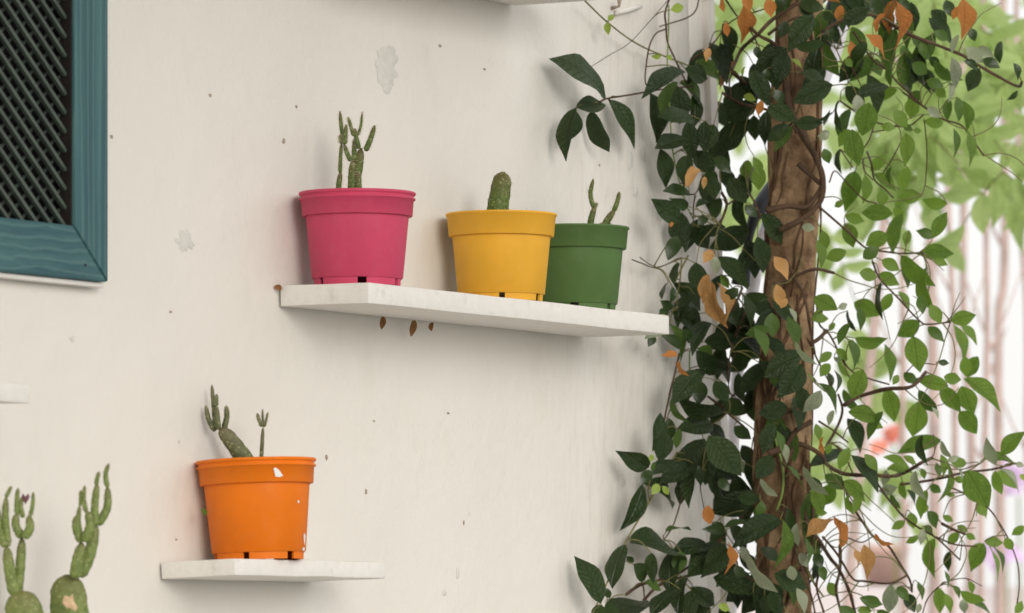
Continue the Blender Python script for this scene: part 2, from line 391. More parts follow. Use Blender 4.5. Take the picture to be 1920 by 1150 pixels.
for i, (px, py, w, h) in enumerate([(1182,300,12,44),(1208,290,9,30),(1172,905,10,20),(1120,600,16,14),(1236,400,14,30),(1192,360,10,26),(1240,560,12,18),(1105,355,8,20),(1228,855,10,24),(396,179,5,8),(557,200,4,7),(534,265,6,12),(823,86,6,7),(319,585,6,5),(210,256,5,10),(135,636,9,14),(612,858,5,12),(685,922,4,12),
        (839,775,4,6),(868,980,3,10),(857,1075,8,26),(832,1112,8,18),(1125,310,3,6),(907,130,6,4),(700,790,4,4),(330,1012,4,5)]):
    blob(px, py, w * .8, h * .8, M['wear'] if w > 6 else M['speck'], 'scuff', 8, .5, 20 + i)

pr = bm_obj('added_shade_roof', box_bm(-3.2, .50, -1.5, .0, 2.84, 2.94, .01, 2), M['shelf'], None, False, Wp(0, .004, 0), WR)  # unseen slab, added and sized to cut the skylight on the wall
tag(pr, 'unseen porch roof added above the frame to shade the whitewashed wall', kind='structure')
# ------------------------------------------------------------------ shelves
def shelf(name, s0, s1, depth, z0, z1, label, tilt=0, group='white wall shelves'):
    o = bm_obj(name, box_bm(0, s1 - s0, -depth, 0, 0, z1 - z0, .0022, 2, .0011), M['shelf'], None, True,
               Wp(s0, .004, z0), (tilt, 0, TH))
    for p in o.data.polygons: p.use_smooth = True
    o.data.set_sharp_from_angle(angle=R(35)) if hasattr(o.data, 'set_sharp_from_angle') else None
    return tag(o, label, 'shelf', group)
UD = .127
uz1, uz0 = z_at(520, 536, 0), z_at(520, 575, 0)
shelf('wall_shelf', 0, s_at(1250, UD), UD, uz0, uz1, 'long white wooden shelf carrying the pink, yellow and green pots')
ls0 = s_at(297, 0); k = (433 - 960) / F
ld = .104
lz1, lz0 = z_at(433, 1047, ld), z_at(433, 1079, ld)
LT = R(-2.2)
lz1 -= math.sin(-LT) * ld; lz0 -= math.sin(-LT) * ld
shelf('wall_shelf', ls0, s_at(718, ld), ld, lz0, lz1, 'short chipped white shelf under the orange pot', LT)
st = s_at(960, 0); tz = z_at(960, 12, 0)
shelf('wall_shelf', st - .55, st, .127, tz, tz + .026, 'white shelf cut off by the top edge, only its underside corner showing')
sl = s_at(50, .11); lz = z_at(50, 757, .11)
shelf('wall_shelf', sl - .5, sl, .11, lz, lz + .0212, 'pale shelf end cut off by the left edge below the lattice window')

# ------------------------------------------------------------------ window
FO = .024
win = empty('lattice_window', Wp(s_at(203, FO), 0, z_at(202, 529, FO)), WR)
tag(win, 'teal stained wooden window frame with dark diagonal lattice', 'window')
sw = s_at(203, FO) - s_at(139, FO); rh = z_at(141, 423, FO) - z_at(141, 522, FO)
WW, WH = .56, .66
def prism(name, poly, y0, y1, mat, parent, bev=.0012):
    bm = bmesh.new(); a = [bm.verts.new((x, y0, z)) for x, z in poly]; b = [bm.verts.new((x, y1, z)) for x, z in poly]
    n = len(poly); bm.faces.new(a); bm.faces.new(b[::-1])
    for i in range(n): bm.faces.new((a[i], b[i], b[(i+1) % n], a[(i+1) % n]))
    bmesh.ops.recalc_face_normals(bm, faces=bm.faces)
    bmesh.ops.bevel(bm, geom=list(bm.edges), offset=bev, segments=2, affect='EDGES')
    return bm_obj(name, bm, mat, parent)
gp = .0007
prism('stile', [(0, 0), (0, WH), (-sw, WH - rh), (-sw, rh)], -FO, -.004, M['wood_z'], win)
prism('stile', [(-WW, 0), (-WW + sw, rh), (-WW + sw, WH - rh), (-WW, WH)], -FO, -.004, M['wood_z'], win)
prism('rail', [(-gp*1.4, 0), (-sw - gp*1.4, rh), (-WW + sw + gp, rh), (-WW + gp, 0)], -FO + .0006, -.004, M['wood_x'], win)
prism('rail', [(-gp, WH), (-WW + gp, WH), (-WW + sw + gp, WH - rh), (-sw - gp, WH - rh)], -FO + .0006, -.004, M['wood_x'], win)
bm_obj('plaster_lip', box_bm(-WW - .004, .003, -.0165, -.0045, -.0062, -.0006, .001, 2, .0005), M['shelf'], win, True)
bm_obj('reveal', box_bm(-sw - .004, -sw - .0006, -.0215, -.004, rh, WH - rh), M['reveal'], win)
bm_obj('unlit_room_sheet', box_bm(-WW + .02, -.02, -.0052, -.0042, .02, WH - .02), M['black'], win)  # flat black sheet standing in for the unlit room behind the lattice
bm_obj('screw_head', box_bm(-.047, -.0445, -FO - .0004, -FO + .001, .0155, .0180, .0008), M['blackrub'], [c_ for c_ in win.children if c_.name.startswith('rail')][0])
# diagonal lattice, every bar its own piece
x0, x1, zz0, zz1 = -WW + sw - .002, -sw - .0045, rh - .002, WH - rh
DX, DZ = .0276, .0217
def clip_bar(xc, sgn):
    pts = []
    m = sgn * DZ / DX                    # z = m (x - xc) + zz0
    for x in (x0, x1):
        z = m * (x - xc) + zz0
        if zz0 <= z <= zz1: pts.append((x, z))
    for z in (zz0, zz1):
        x = xc + (z - zz0) / m
        if x0 < x < x1: pts.append((x, z))
    return sorted(pts)[:2] if len(pts) >= 2 else None
def bar(p, q, ya, yb, w, mat):
    d = Vector((q[0] - p[0], 0, q[1] - p[1])); L = d.length
    if L < .012: return
    bm = box_bm(0, L, ya, yb, -w / 2, w / 2, .0008, 1)
    o = bm_obj('lattice_bar', bm, mat, win); o.location = (p[0], 0, p[1]); o.rotation_euler = (0, -math.atan2(d.z, d.x), 0)
for i in range(-40, 60):
    xc = x0 + i * DX + .006
    a = clip_bar(xc, -1)
    if a: bar(a[0], a[1], -.0165, -.0115, .0044, M['lattice'])
    a = clip_bar(xc, 1)
    if a: bar(a[0], a[1], -.0082, -.0062, .0034, M['lattice_shaded'])

# ------------------------------------------------------------------ flower pots
def make_pot(name, loc, rot, mat, label, s=1.0, ridge=True, H=.1145):
    e = empty(name, loc, rot); tag(e, label, 'flower pot', 'plastic flower pots on the shelves')
    f = .0085
    body = [(.0545, f), (.0560, f + .0012), (.0630, H - .030), (.0632, H - .0285)]
    body += [(.0612, H - .0280), (.0550, f + .003), (.0, f + .0025)]
    vs, fs = lathe_data([(r * s, z * s) for r, z in body], 72); bo = mesh_obj('body', vs, fs, mat, e)
    rim = [(.0630, H - .0292), (.0668, H - .0296), (.0676, H - .0288)]
    if ridge: rim += [(.0690, H - .0100), (.0710, H - .0096), (.0714, H - .0086), (.0712, H - .0076), (.0694, H - .0070), (.0692, H - .0042), (.0712, H - .0036), (.0717, H - .0020), (.0715, H - .0006), (.0706, H)]
    else: rim += [(.0700, H - .0034), (.0716, H - .0028), (.0717, H - .0008), (.0708, H)]
    rim += [(.0690, H - .0005), (.0664, H - .028), (.0628, H - .0284)]
    vs, fs = lathe_data([(r * s, z * s) for r, z in rim], 72); mesh_obj('rim', vs, fs, mat, e)
    # foot ring with drainage notches
    vs, fs = [], []; nseg = 90
    def inn(k): return any((k - c) % nseg in range(0, w_) for c, w_ in ((3, 3), (19, 2), (33, 3), (48, 2), (63, 3), (78, 2)))
    for k in range(nseg):
        if inn(k): continue
        a0, a1 = 2 * math.pi * k / nseg, 2 * math.pi * (k + 1) / nseg; b = len(vs)
        for a in (a0, a1):
            for r, z in ((.0528, 0), (.0535, f + .0006), (.0500, f + .0006), (.0497, 0)): vs.append((r * s * math.cos(a), r * s * math.sin(a), z * s))
        fs += [(b, b+4, b+5, b+1), (b+2, b+1, b+5, b+6), (b+3, b+2, b+6, b+7), (b, b+3, b+7, b+4)]
        if inn(k - 1): fs.append((b, b+1, b+2, b+3))
        if inn(k + 1): fs.append((b+7, b+6, b+5, b+4))
    mesh_obj('foot_ring', vs, fs, mat, e, False)
    vs, fs = [(0, 0, (H - .024) * s)], []
    for j in range(1, 7):
        for k in range(28):
            a = 2 * math.pi * k / 28; r = .0668 * s * j / 6
            vs.append((r * math.cos(a), r * math.sin(a), (H - .024) * s + noise.noise(Vector((math.cos(a) * j * .9, math.sin(a) * j * .9, s * 7))) * .0035))
    for k in range(28):
        fs.append((0, 1 + k, 1 + (k + 1) % 28))
        for j in range(5):
            b = 1 + j * 28; fs.append((b + k, b + 28 + k, b + 28 + (k+1) % 28, b + (k+1) % 28))
    mesh_obj('soil', vs, fs, M['soil'], e)
    return e
PO = .0735
def pot_loc(px, zt, off=PO): return Wp(s_at(px, off), off, zt)
zt = uz1 + .0006
pinkL = pot_loc(670, zt); yellL = pot_loc(940, zt, .078); greL = pot_loc(1079, zt, .062)
make_pot('flower_pot', pinkL, (0, 0, R(20)), M['pink'], 'pink plastic pot at the left end of the long shelf', 1.0, True, .1145)
make_pot('flower_pot', yellL, (0, 0, R(75)), M['yellow'], 'yellow plastic pot in the middle of the long shelf', .995, False, .1125)
make_pot('flower_pot', greL, (0, 0, R(130)), M['green'], 'dark green plastic pot partly behind the yellow pot', .99, False, .1115)
oo = .066
orL = Wp(s_at(486, oo), oo, lz1 + math.sin(-LT) * oo + .0008)
orange = make_pot('flower_pot', orL, (LT, 0, TH), M['orange'], 'orange plastic pot with white paint flecks on the short lower shelf', 1.0, True, .1195)
# paint flecks on the orange pot
def fleck(poly):
    cpx, Y = 486, orL.y; loc = []
    for px, py in poly:
        dx = (px - cpx) / F * Y; z = (HY - py) / F * Y + ZC - orL.z
        z += .0
        r = (.0676 + (z - .091) * .11 if z > .0905 else .0560 + (z - .01) * .0899) + .0007
        dx = max(-r * .97, min(r * .97, dx))
        v = Vector((dx, -math.sqrt(r * r - dx * dx), z)); v.rotate(Euler((0, 0, -TH))); loc.append(v)
    c = sum(loc, Vector()) / len(loc); c *= 1.0
    c2 = Vector((c.x, c.y, 0)); c += c2.normalized() * .0004
    mesh_obj('paint_fleck', [c] + loc, [(0, 1 + k, 1 + (k + 1) % len(loc)) for k in range(len(loc))], M['whitepaint'], next(c_ for c_ in orange.children if c_.name.startswith('rim' if sum(p_[1] for p_ in poly) / len(poly) < 905 else 'body')), False)
fleck([(523,885),(527,883),(533,888),(540,899),(533,901),(526,900)]); fleck([(564,944),(566,943),(567,946),(566,949),(564,948)])
fleck([(573,1003),(576,1008),(577,1022),(575,1028),(572,1020),(572,1010)]); fleck([(570,1030),(573,1031),(573,1037),(569,1036)])
fleck([(596,864),(599,866),(599,872),(597,873)])

# ------------------------------------------------------------------ cacti
def joint(pts, wid, mat, parent, flat=1.0, taper=.6, name='stem_joint', bumps=.10, spines=None, Y=6.5):
    n = 20; segs = 14
    path = catmull(pts, max(3, n // max(1, len(pts) - 1)))
    n = len(path) - 1; r0 = wid / 2
    def rad(t):
        e = min(1, (t * 7 + .25)) ** .5 * math.sqrt(max(0.02, 1 - max(0, (t - .72) / .28) ** 2.4))
        return r0 * e * (1 - (1 - taper) * t * .6) if taper <= 1 else r0 * e
    vs, fs = [], []
    for i, p in enumerate(path):
        t = (path[min(i+1, n)] - path[max(i-1, 0)]).normalized()
        b = Vector((0, 1, 0)); a = t.cross(b).normalized(); b = a.cross(t).normalized()
        r = rad(i / n); bb = bumps * min(1, .0045 / r0)
        for k2 in range(segs):
            an = 2 * math.pi * (k2 + (i % 2) * .5) / segs
            q = 1 + bb * (1 if (k2 + i // 2) % 2 == 0 else -.4)
            d = a * math.cos(an) * r * q + b * math.sin(an) * r * q * flat
            vs.append(p + d)
            if spines is not None and (k2 + i // 2) % 2 == 0 and i % 2 == 0 and .05 < i / n:
                spines.append((p + d * .97, d.normalized()))
    for i in range(n):
        for k2 in range(segs):
            k3 = (k2 + 1) % segs
            fs.append((i*segs + k2, i*segs + k3, (i+1)*segs + k3, (i+1)*segs + k2))
    fs.append(tuple(range(segs))[::-1]); fs.append(tuple(n * segs + k2 for k2 in range(segs)))
    return mesh_obj(name, [v - parent.location for v in vs], fs, mat, parent)
def spine_mesh(sp, parent, L=.0022, frac=1.0, seed=1):
    rnd = random.Random(seed); vs, fs = [], []
    for p, d in sp:
        for _ in range(2):
            if rnd.random() > frac: continue
            dd = (d + Vector((rnd.uniform(-.6, .6), rnd.uniform(-.6, .6), rnd.uniform(-.4, .7)))).normalized() * L * rnd.uniform(.6, 1.3)
            sd2 = dd.cross(Vector((.3, .5, .8))).normalized() * .00026; sd3 = dd.cross(sd2).normalized() * .00026
            b = len(vs); vs += [p + sd2, p - sd2 * .5 + sd3, p - sd2 * .5 - sd3, p + dd]
            fs += [(b, b+1, b+3), (b+1, b+2, b+3), (b+2, b, b+3)]
    o = mesh_obj('spines', [v - parent.location for v in vs], fs, M['spine'], parent, False); o['kind'] = 'stuff'
def cactus(name, base, joints, o, s, Y, mat, label, L=.0022, frac=.8):
    e = empty(name, base); tag(e, label, 'cactus'); sp = []
    for j in joints:
        pts = [P(o[0] + x / s, o[1] + y / s, Y + (j[3] if len(j) > 3 else 0)) for x, y in j[0]]
        mt = mat if len(j) < 5 or j[4] is None else j[4]
        joint(pts, j[1] / s / F * Y * (1.14 if j[1] / s < 40 else 1), mt, e, j[2] if len(j) > 2 else .9, spines=sp)
    spine_mesh(sp, e, L, frac, len(sp)); return e
cactus('cactus', pinkL + Vector((0, 0, .09)), [
  ([(235,1300),(250,1080),(278,880)], 72, .9), ([(270,900),(275,700),(290,490)], 48, .9), ([(290,500),(268,385)], 44, .9, -.003),
  ([(322,500),(290,300),(268,65)], 52, .9), ([(335,510),(352,245)], 54, .9, -.006), ([(418,735),(370,640),(325,510)], 58, .8),
  ([(430,1300),(430,1000),(440,725)], 105, .6, -.004), ([(500,1300),(480,1000),(555,560)], 150, .55, .006), ([(530,1300),(520,1050),(500,880)], 75, .7, -.006),
  ([(612,600),(680,440),(738,255)], 68, .9), ([(525,570),(490,430),(468,298)], 58, .9), ([(450,400),(410,250),(378,145)], 42, .9), ([(505,395),(550,260),(568,80)], 34, .9, .004),
  ([(460,740),(462,560),(470,440)], 62, .8, .004)], (600, 200), 7.186, pinkL.y, M['cactus'], 'branching green cactus growing in the pink pot', .0030, .9)
cactus('cactus', yellL + Vector((0, 0, .09)), [([(362,430),(372,300),(392,170),(405,74)], 128, .95), ([(405,230),(428,160),(424,105)], 34, .9, -.006)],
  (820, 300), 3.285, yellL.y, M['cactus'], 'single stubby cactus column in the yellow pot', .0034, .9)
cactus('cactus', greL + Vector((0, 0, .09)), [([(930,500),(945,380),(970,285)], 38, .9), ([(965,300),(943,215),(960,118)], 26, .9), ([(966,300),(984,264)], 17, .9),
  ([(1000,500),(1035,395),(1092,308)], 42, .9), ([(1085,318),(1108,260),(1121,197)], 27, .9), ([(1000,470),(1006,388)], 24, .9), ([(1062,480),(1062,385)], 20, .9)],
  (820, 300), 3.285, greL.y, M['cactus'], 'two thin cactus shoots in the dark green pot')
cactus('cactus', orL + Vector((0, 0, .09)), [([(690,1100),(540,890),(430,740),(300,590)], 180, .5), ([(250,625),(180,500),(148,348)], 52, .9), ([(255,610),(235,380),(213,125)], 46, .9),
  ([(285,610),(275,480),(263,348)], 52, .9, -.006), ([(265,352),(266,225)], 36, .9, -.006), ([(345,600),(375,470),(368,350)], 56, .8), ([(735,1100),(750,860),(766,570)], 42, .9),
  ([(755,575),(725,510),(703,432)], 38, .9), ([(766,570),(762,480),(760,388)], 24, .9, .004), ([(778,580),(800,500),(818,422)], 27, .9)],
  (360, 700), 5.75, orL.y, M['cactus_grey'], 'grey green cactus with finger-like branches in the orange pot', .0016, .6)
YC = 5.93
cp = cactus('prickly_pear', P(75, 1250, YC).xy.to_3d(), [
  ([(260,1480),(200,1220),(135,985)], 330, .35, 0, M['cactus_pad']), ([(530,1480),(515,1150),(498,862)], 330, .35, .02, M['cactus_pad']),
  ([(112,1020),(75,850),(48,655)], 84, .7), ([(125,1015),(150,800),(165,588)], 72, .7, .008), ([(40,660),(-5,520),(-30,330)], 56, .8), ([(60,655),(40,450),(45,285)], 50, .8), ([(43,290),(85,205)], 26, .9),
  ([(165,590),(118,500),(122,410)], 58, .8), ([(175,590),(222,520),(212,425)], 62, .8, -.006), ([(128,425),(126,320),(134,220)], 36, .9), ([(172,440),(155,360),(165,285)], 32, .9), ([(225,430),(243,340),(247,250)], 28, .9),
  ([(560,890),(575,760),(612,625)], 82, .7), ([(590,880),(670,700),(712,480)], 88, .7, .012), ([(605,625),(565,520),(566,425)], 54, .8), ([(625,620),(670,500),(650,390)], 66, .8, -.006),
  ([(605,600),(582,470),(592,350)], 36, .9), ([(640,400),(622,300),(630,200)], 32, .9), ([(597,355),(598,235)], 22, .9), ([(705,500),(705,340),(722,185)], 54, .8), ([(725,495),(795,370),(800,210)], 58, .8, .008),
  ([(712,195),(735,98)], 30, .9), ([(798,215),(785,120),(808,38)], 34, .9),
  ([(400,2600),(380,1900),(330,1400)], 460, .35, 0, M['cactus_pad']), ([(330,4200),(350,3300),(400,2500)], 480, .4, 0, M['cactus_pad']),
  ([(300,6400),(310,5200),(340,4100)], 420, .6, 0, M['cactus_pad']), ([(300,9300),(300,7800),(305,6200)], 380, .8, 0, M['cactus_pad'])],
  (0, 860), 3.964, YC, M['cactus_pad'], 'tall prickly pear with round pads in the lower left corner', .0018, .5)
def patch3d(name, pts, Y, mat, parent):
    vs = [P(x, y, Y) - parent.location for x, y in pts]; c = sum(vs, Vector()) / len(vs); c.y -= .0015
    return mesh_obj(name, [c] + vs, [(0, 1 + k, 1 + (k+1) % len(vs)) for k in range(len(vs))], mat, parent, False)
patch3d('scar', [(0 + x / 3.964, 860 + y / 3.964) for x, y in ((465,1075),(480,1015),(515,1030),(540,1005),(550,1060),(580,1110),(560,1135),(520,1110),(490,1105))], YC - .0135, M['scar'], cp).parent = [c_ for c_ in cp.children if c_.name.startswith('stem_joint')][1]
fl = [P(190/3.964, 860 + 300/3.964, YC)]
vs, fs = [], []
for k in range(6):
    a = 2 * math.pi * k / 6; b = len(vs); c0 = P(190/3.964, 860 + 340/3.964, YC) - cp.location
    d = Vector((math.cos(a) * .006, math.sin(a) * .004, .012)); sdv = Vector((-math.sin(a), math.cos(a), 0)) * .003
    vs += [c0, c0 + d * .6 + sdv, c0 + d, c0 + d * .6 - sdv]; fs.append((b, b+1, b+2, b+3))
m_fl = mat_simple('dry_flower', (.22, .11, .13), .8, .2, .2, 80); mesh_obj('dry_flower', vs, fs, m_fl, [c_ for c_ in cp.children if c_.name.startswith('stem_joint')][10], False)

# ------------------------------------------------------------------ leaf shapes
def leaf_verts(wr, bend, droop, fold, wave, tipk):
    vs = []; ny = 10
    for j in range(ny + 1):
        t = j / ny
        w = wr / 2 * (4 * t ** .95 * (1 - t)) ** .82 if 0 < t < 1 else 0
        if t > .62: w *= 1 - tipk * ((t - .62) / .38) ** 1.3
        w = max(w, wr * .012)
        cx = bend * (t * t - t * .35); cz = -droop * t * t + .05 * math.sin(t * 3.1)
        for u in (-1, 0, 1):
            vs.append((cx + u * w, t, cz + abs(u) * w * fold + wave * math.sin(t * 8 + u * 1.7) * abs(u) * w))
    fs = []
    for j in range(ny):
        for i in range(2):
            a = j * 3 + i; fs.append((a, a + 1, a + 4, a + 3))
    return vs, fs
LSH = [(.46, .07, .12, .25, .10, .45), (.48, -.08, .18, .18, .14, .5), (.45, .15, .26, .48, .10, .6), (.50, -.04, .07, .20, .16, .4),
       (.44, -.13, .26, .55, .12, .65), (.52, .03, .12, .22, .12, .3)]
DSH = [(.46, .08, .20, .45, .35, .7), (.42, -.10, .30, .60, .4, .75), (.48, .02, .12, .35, .38, .6)]
LMESH = {}
def leaf_mesh(cls, v):
    key = (cls, v)
    if key not in LMESH:
        vs, fs = leaf_verts(*(DSH[v % 3] if cls in 'ot' else LSH[v % 6]))
        me = bpy.data.meshes.new('leaf'); me.from_pydata(vs, [], fs); me.update()
        me.polygons.foreach_set('use_smooth', [True] * len(me.polygons)); me.materials.append(LM[cls]); LMESH[key] = me
    return LMESH[key]
def leaf_matrix(base, tip, appw, rnd, wr=.46, up=.75):
    d = tip - base; L = d.length; d.normalize()
    view = Vector((0, -1, 0)); side = d.cross(view)
    if side.length < .05: side = Vector((1, 0, 0))
    side.normalize(); nrm = side.cross(d).normalized()
    if nrm.y > 0: nrm = -nrm
    ratio = appw / L / wr; sx = 1.0
    if ratio < 1: roll = math.acos(max(.12, ratio))
    else: roll = rnd.uniform(0, .25); sx = min(1.3, ratio)
    sg = 1
    a = Matrix.Rotation(roll, 3, d) @ nrm; b_ = Matrix.Rotation(-roll, 3, d) @ nrm
    n2 = a if (a.z > b_.z) == (rnd.random() < up) else b_
    x = d.cross(n2).normalized(); n2 = x.cross(d).normalized()
    m = Matrix((x * L * sx, d * L, n2 * L)).transposed().to_4x4(); m.translation = base
    return m

# ------------------------------------------------------------------ tree trunk
YT = 7.36
tk = [(1500,-900,46),(1498,-300,46),(1497,-40,45),(1497,100,44),(1492,260,50),(1489,400,50),(1481,560,47),(1473,690,50),(1466,800,56),(1464,900,52),(1466,1000,47),(1470,1180,50),(1474,1900,60),(1478,3050,85)]
tree = empty('tree', P(1478, HY + ZC * F / YT, YT)); tag(tree, 'slim brown tree trunk wrapped in climbing vine beside the wall corner', 'tree')
path = catmull([P(x, y, YT) for x, y, r in tk], 14); nseg = 28; npth = len(path)
vs, fs = [], []
for i, p in enumerate(path):
    f = i / (npth - 1) * (len(tk) - 1); a = int(min(f, len(tk) - 2)); r = (tk[a][2] * (1 - (f - a)) + tk[a+1][2] * (f - a)) / F * YT
    for k2 in range(nseg):
        an = 2 * math.pi * k2 / nseg; d = Vector((math.cos(an), math.sin(an), 0))
        q = noise.noise(Vector((d.x * 1.6, d.y * 1.6, p.z * 7))) * .13 + noise.noise(Vector((d.x * 4, d.y * 4, p.z * 16 + 9))) * .07
        if p.z < ZC + .36: q += noise.noise(Vector((d.x * 3 + p.z * 6, d.y * 3, p.z * 10))) * .12
        vs.append(p + d * r * (1 + q) - tree.location)
for i in range(npth - 1):
    for k2 in range(nseg):
        k3 = (k2 + 1) % nseg; fs.append((i*nseg + k2, (i+1)*nseg + k2, (i+1)*nseg + k3, i*nseg + k3))
mesh_obj('trunk', vs, fs, M['bark'], tree)
rt = random.Random(8); rv, rf = [], []
for k in range(46):                                   # rootlets and dead tendrils clinging to the bark
    an = rt.uniform(-2.9, -.2); yy = rt.uniform(-60, 1150); n_ = rt.randint(4, 8); pts = []; st_ = rt.uniform(20, 60); da = rt.uniform(-.35, .35)
    for q in range(n_):
        y_ = yy + q * st_; f = min(range(len(tk) - 1), key=lambda i_: abs(tk[i_][1] - y_) if tk[i_][1] <= y_ else 9e9)
        u = (y_ - tk[f][1]) / (tk[f+1][1] - tk[f][1]); cx = tk[f][0] * (1 - u) + tk[f+1][0] * u; r = (tk[f][2] * (1 - u) + tk[f+1][2] * u) / F * YT * 1.03
        an += da + rt.uniform(-.25, .25); pts.append(P(cx, y_, YT) + Vector((math.cos(an), math.sin(an), 0)) * r)
    v_, f_ = tube_data(catmull(pts, 4), rt.uniform(.0008, .0030), 6, len(rv), .3); rv += [q - tree.location for q in v_]; rf += f_
ro = mesh_obj('rootlets', rv, rf, mat_simple('rootlet_bark', (.10, .058, .032), .85, .15, .4, 60), tree); ro['kind'] = 'stuff'

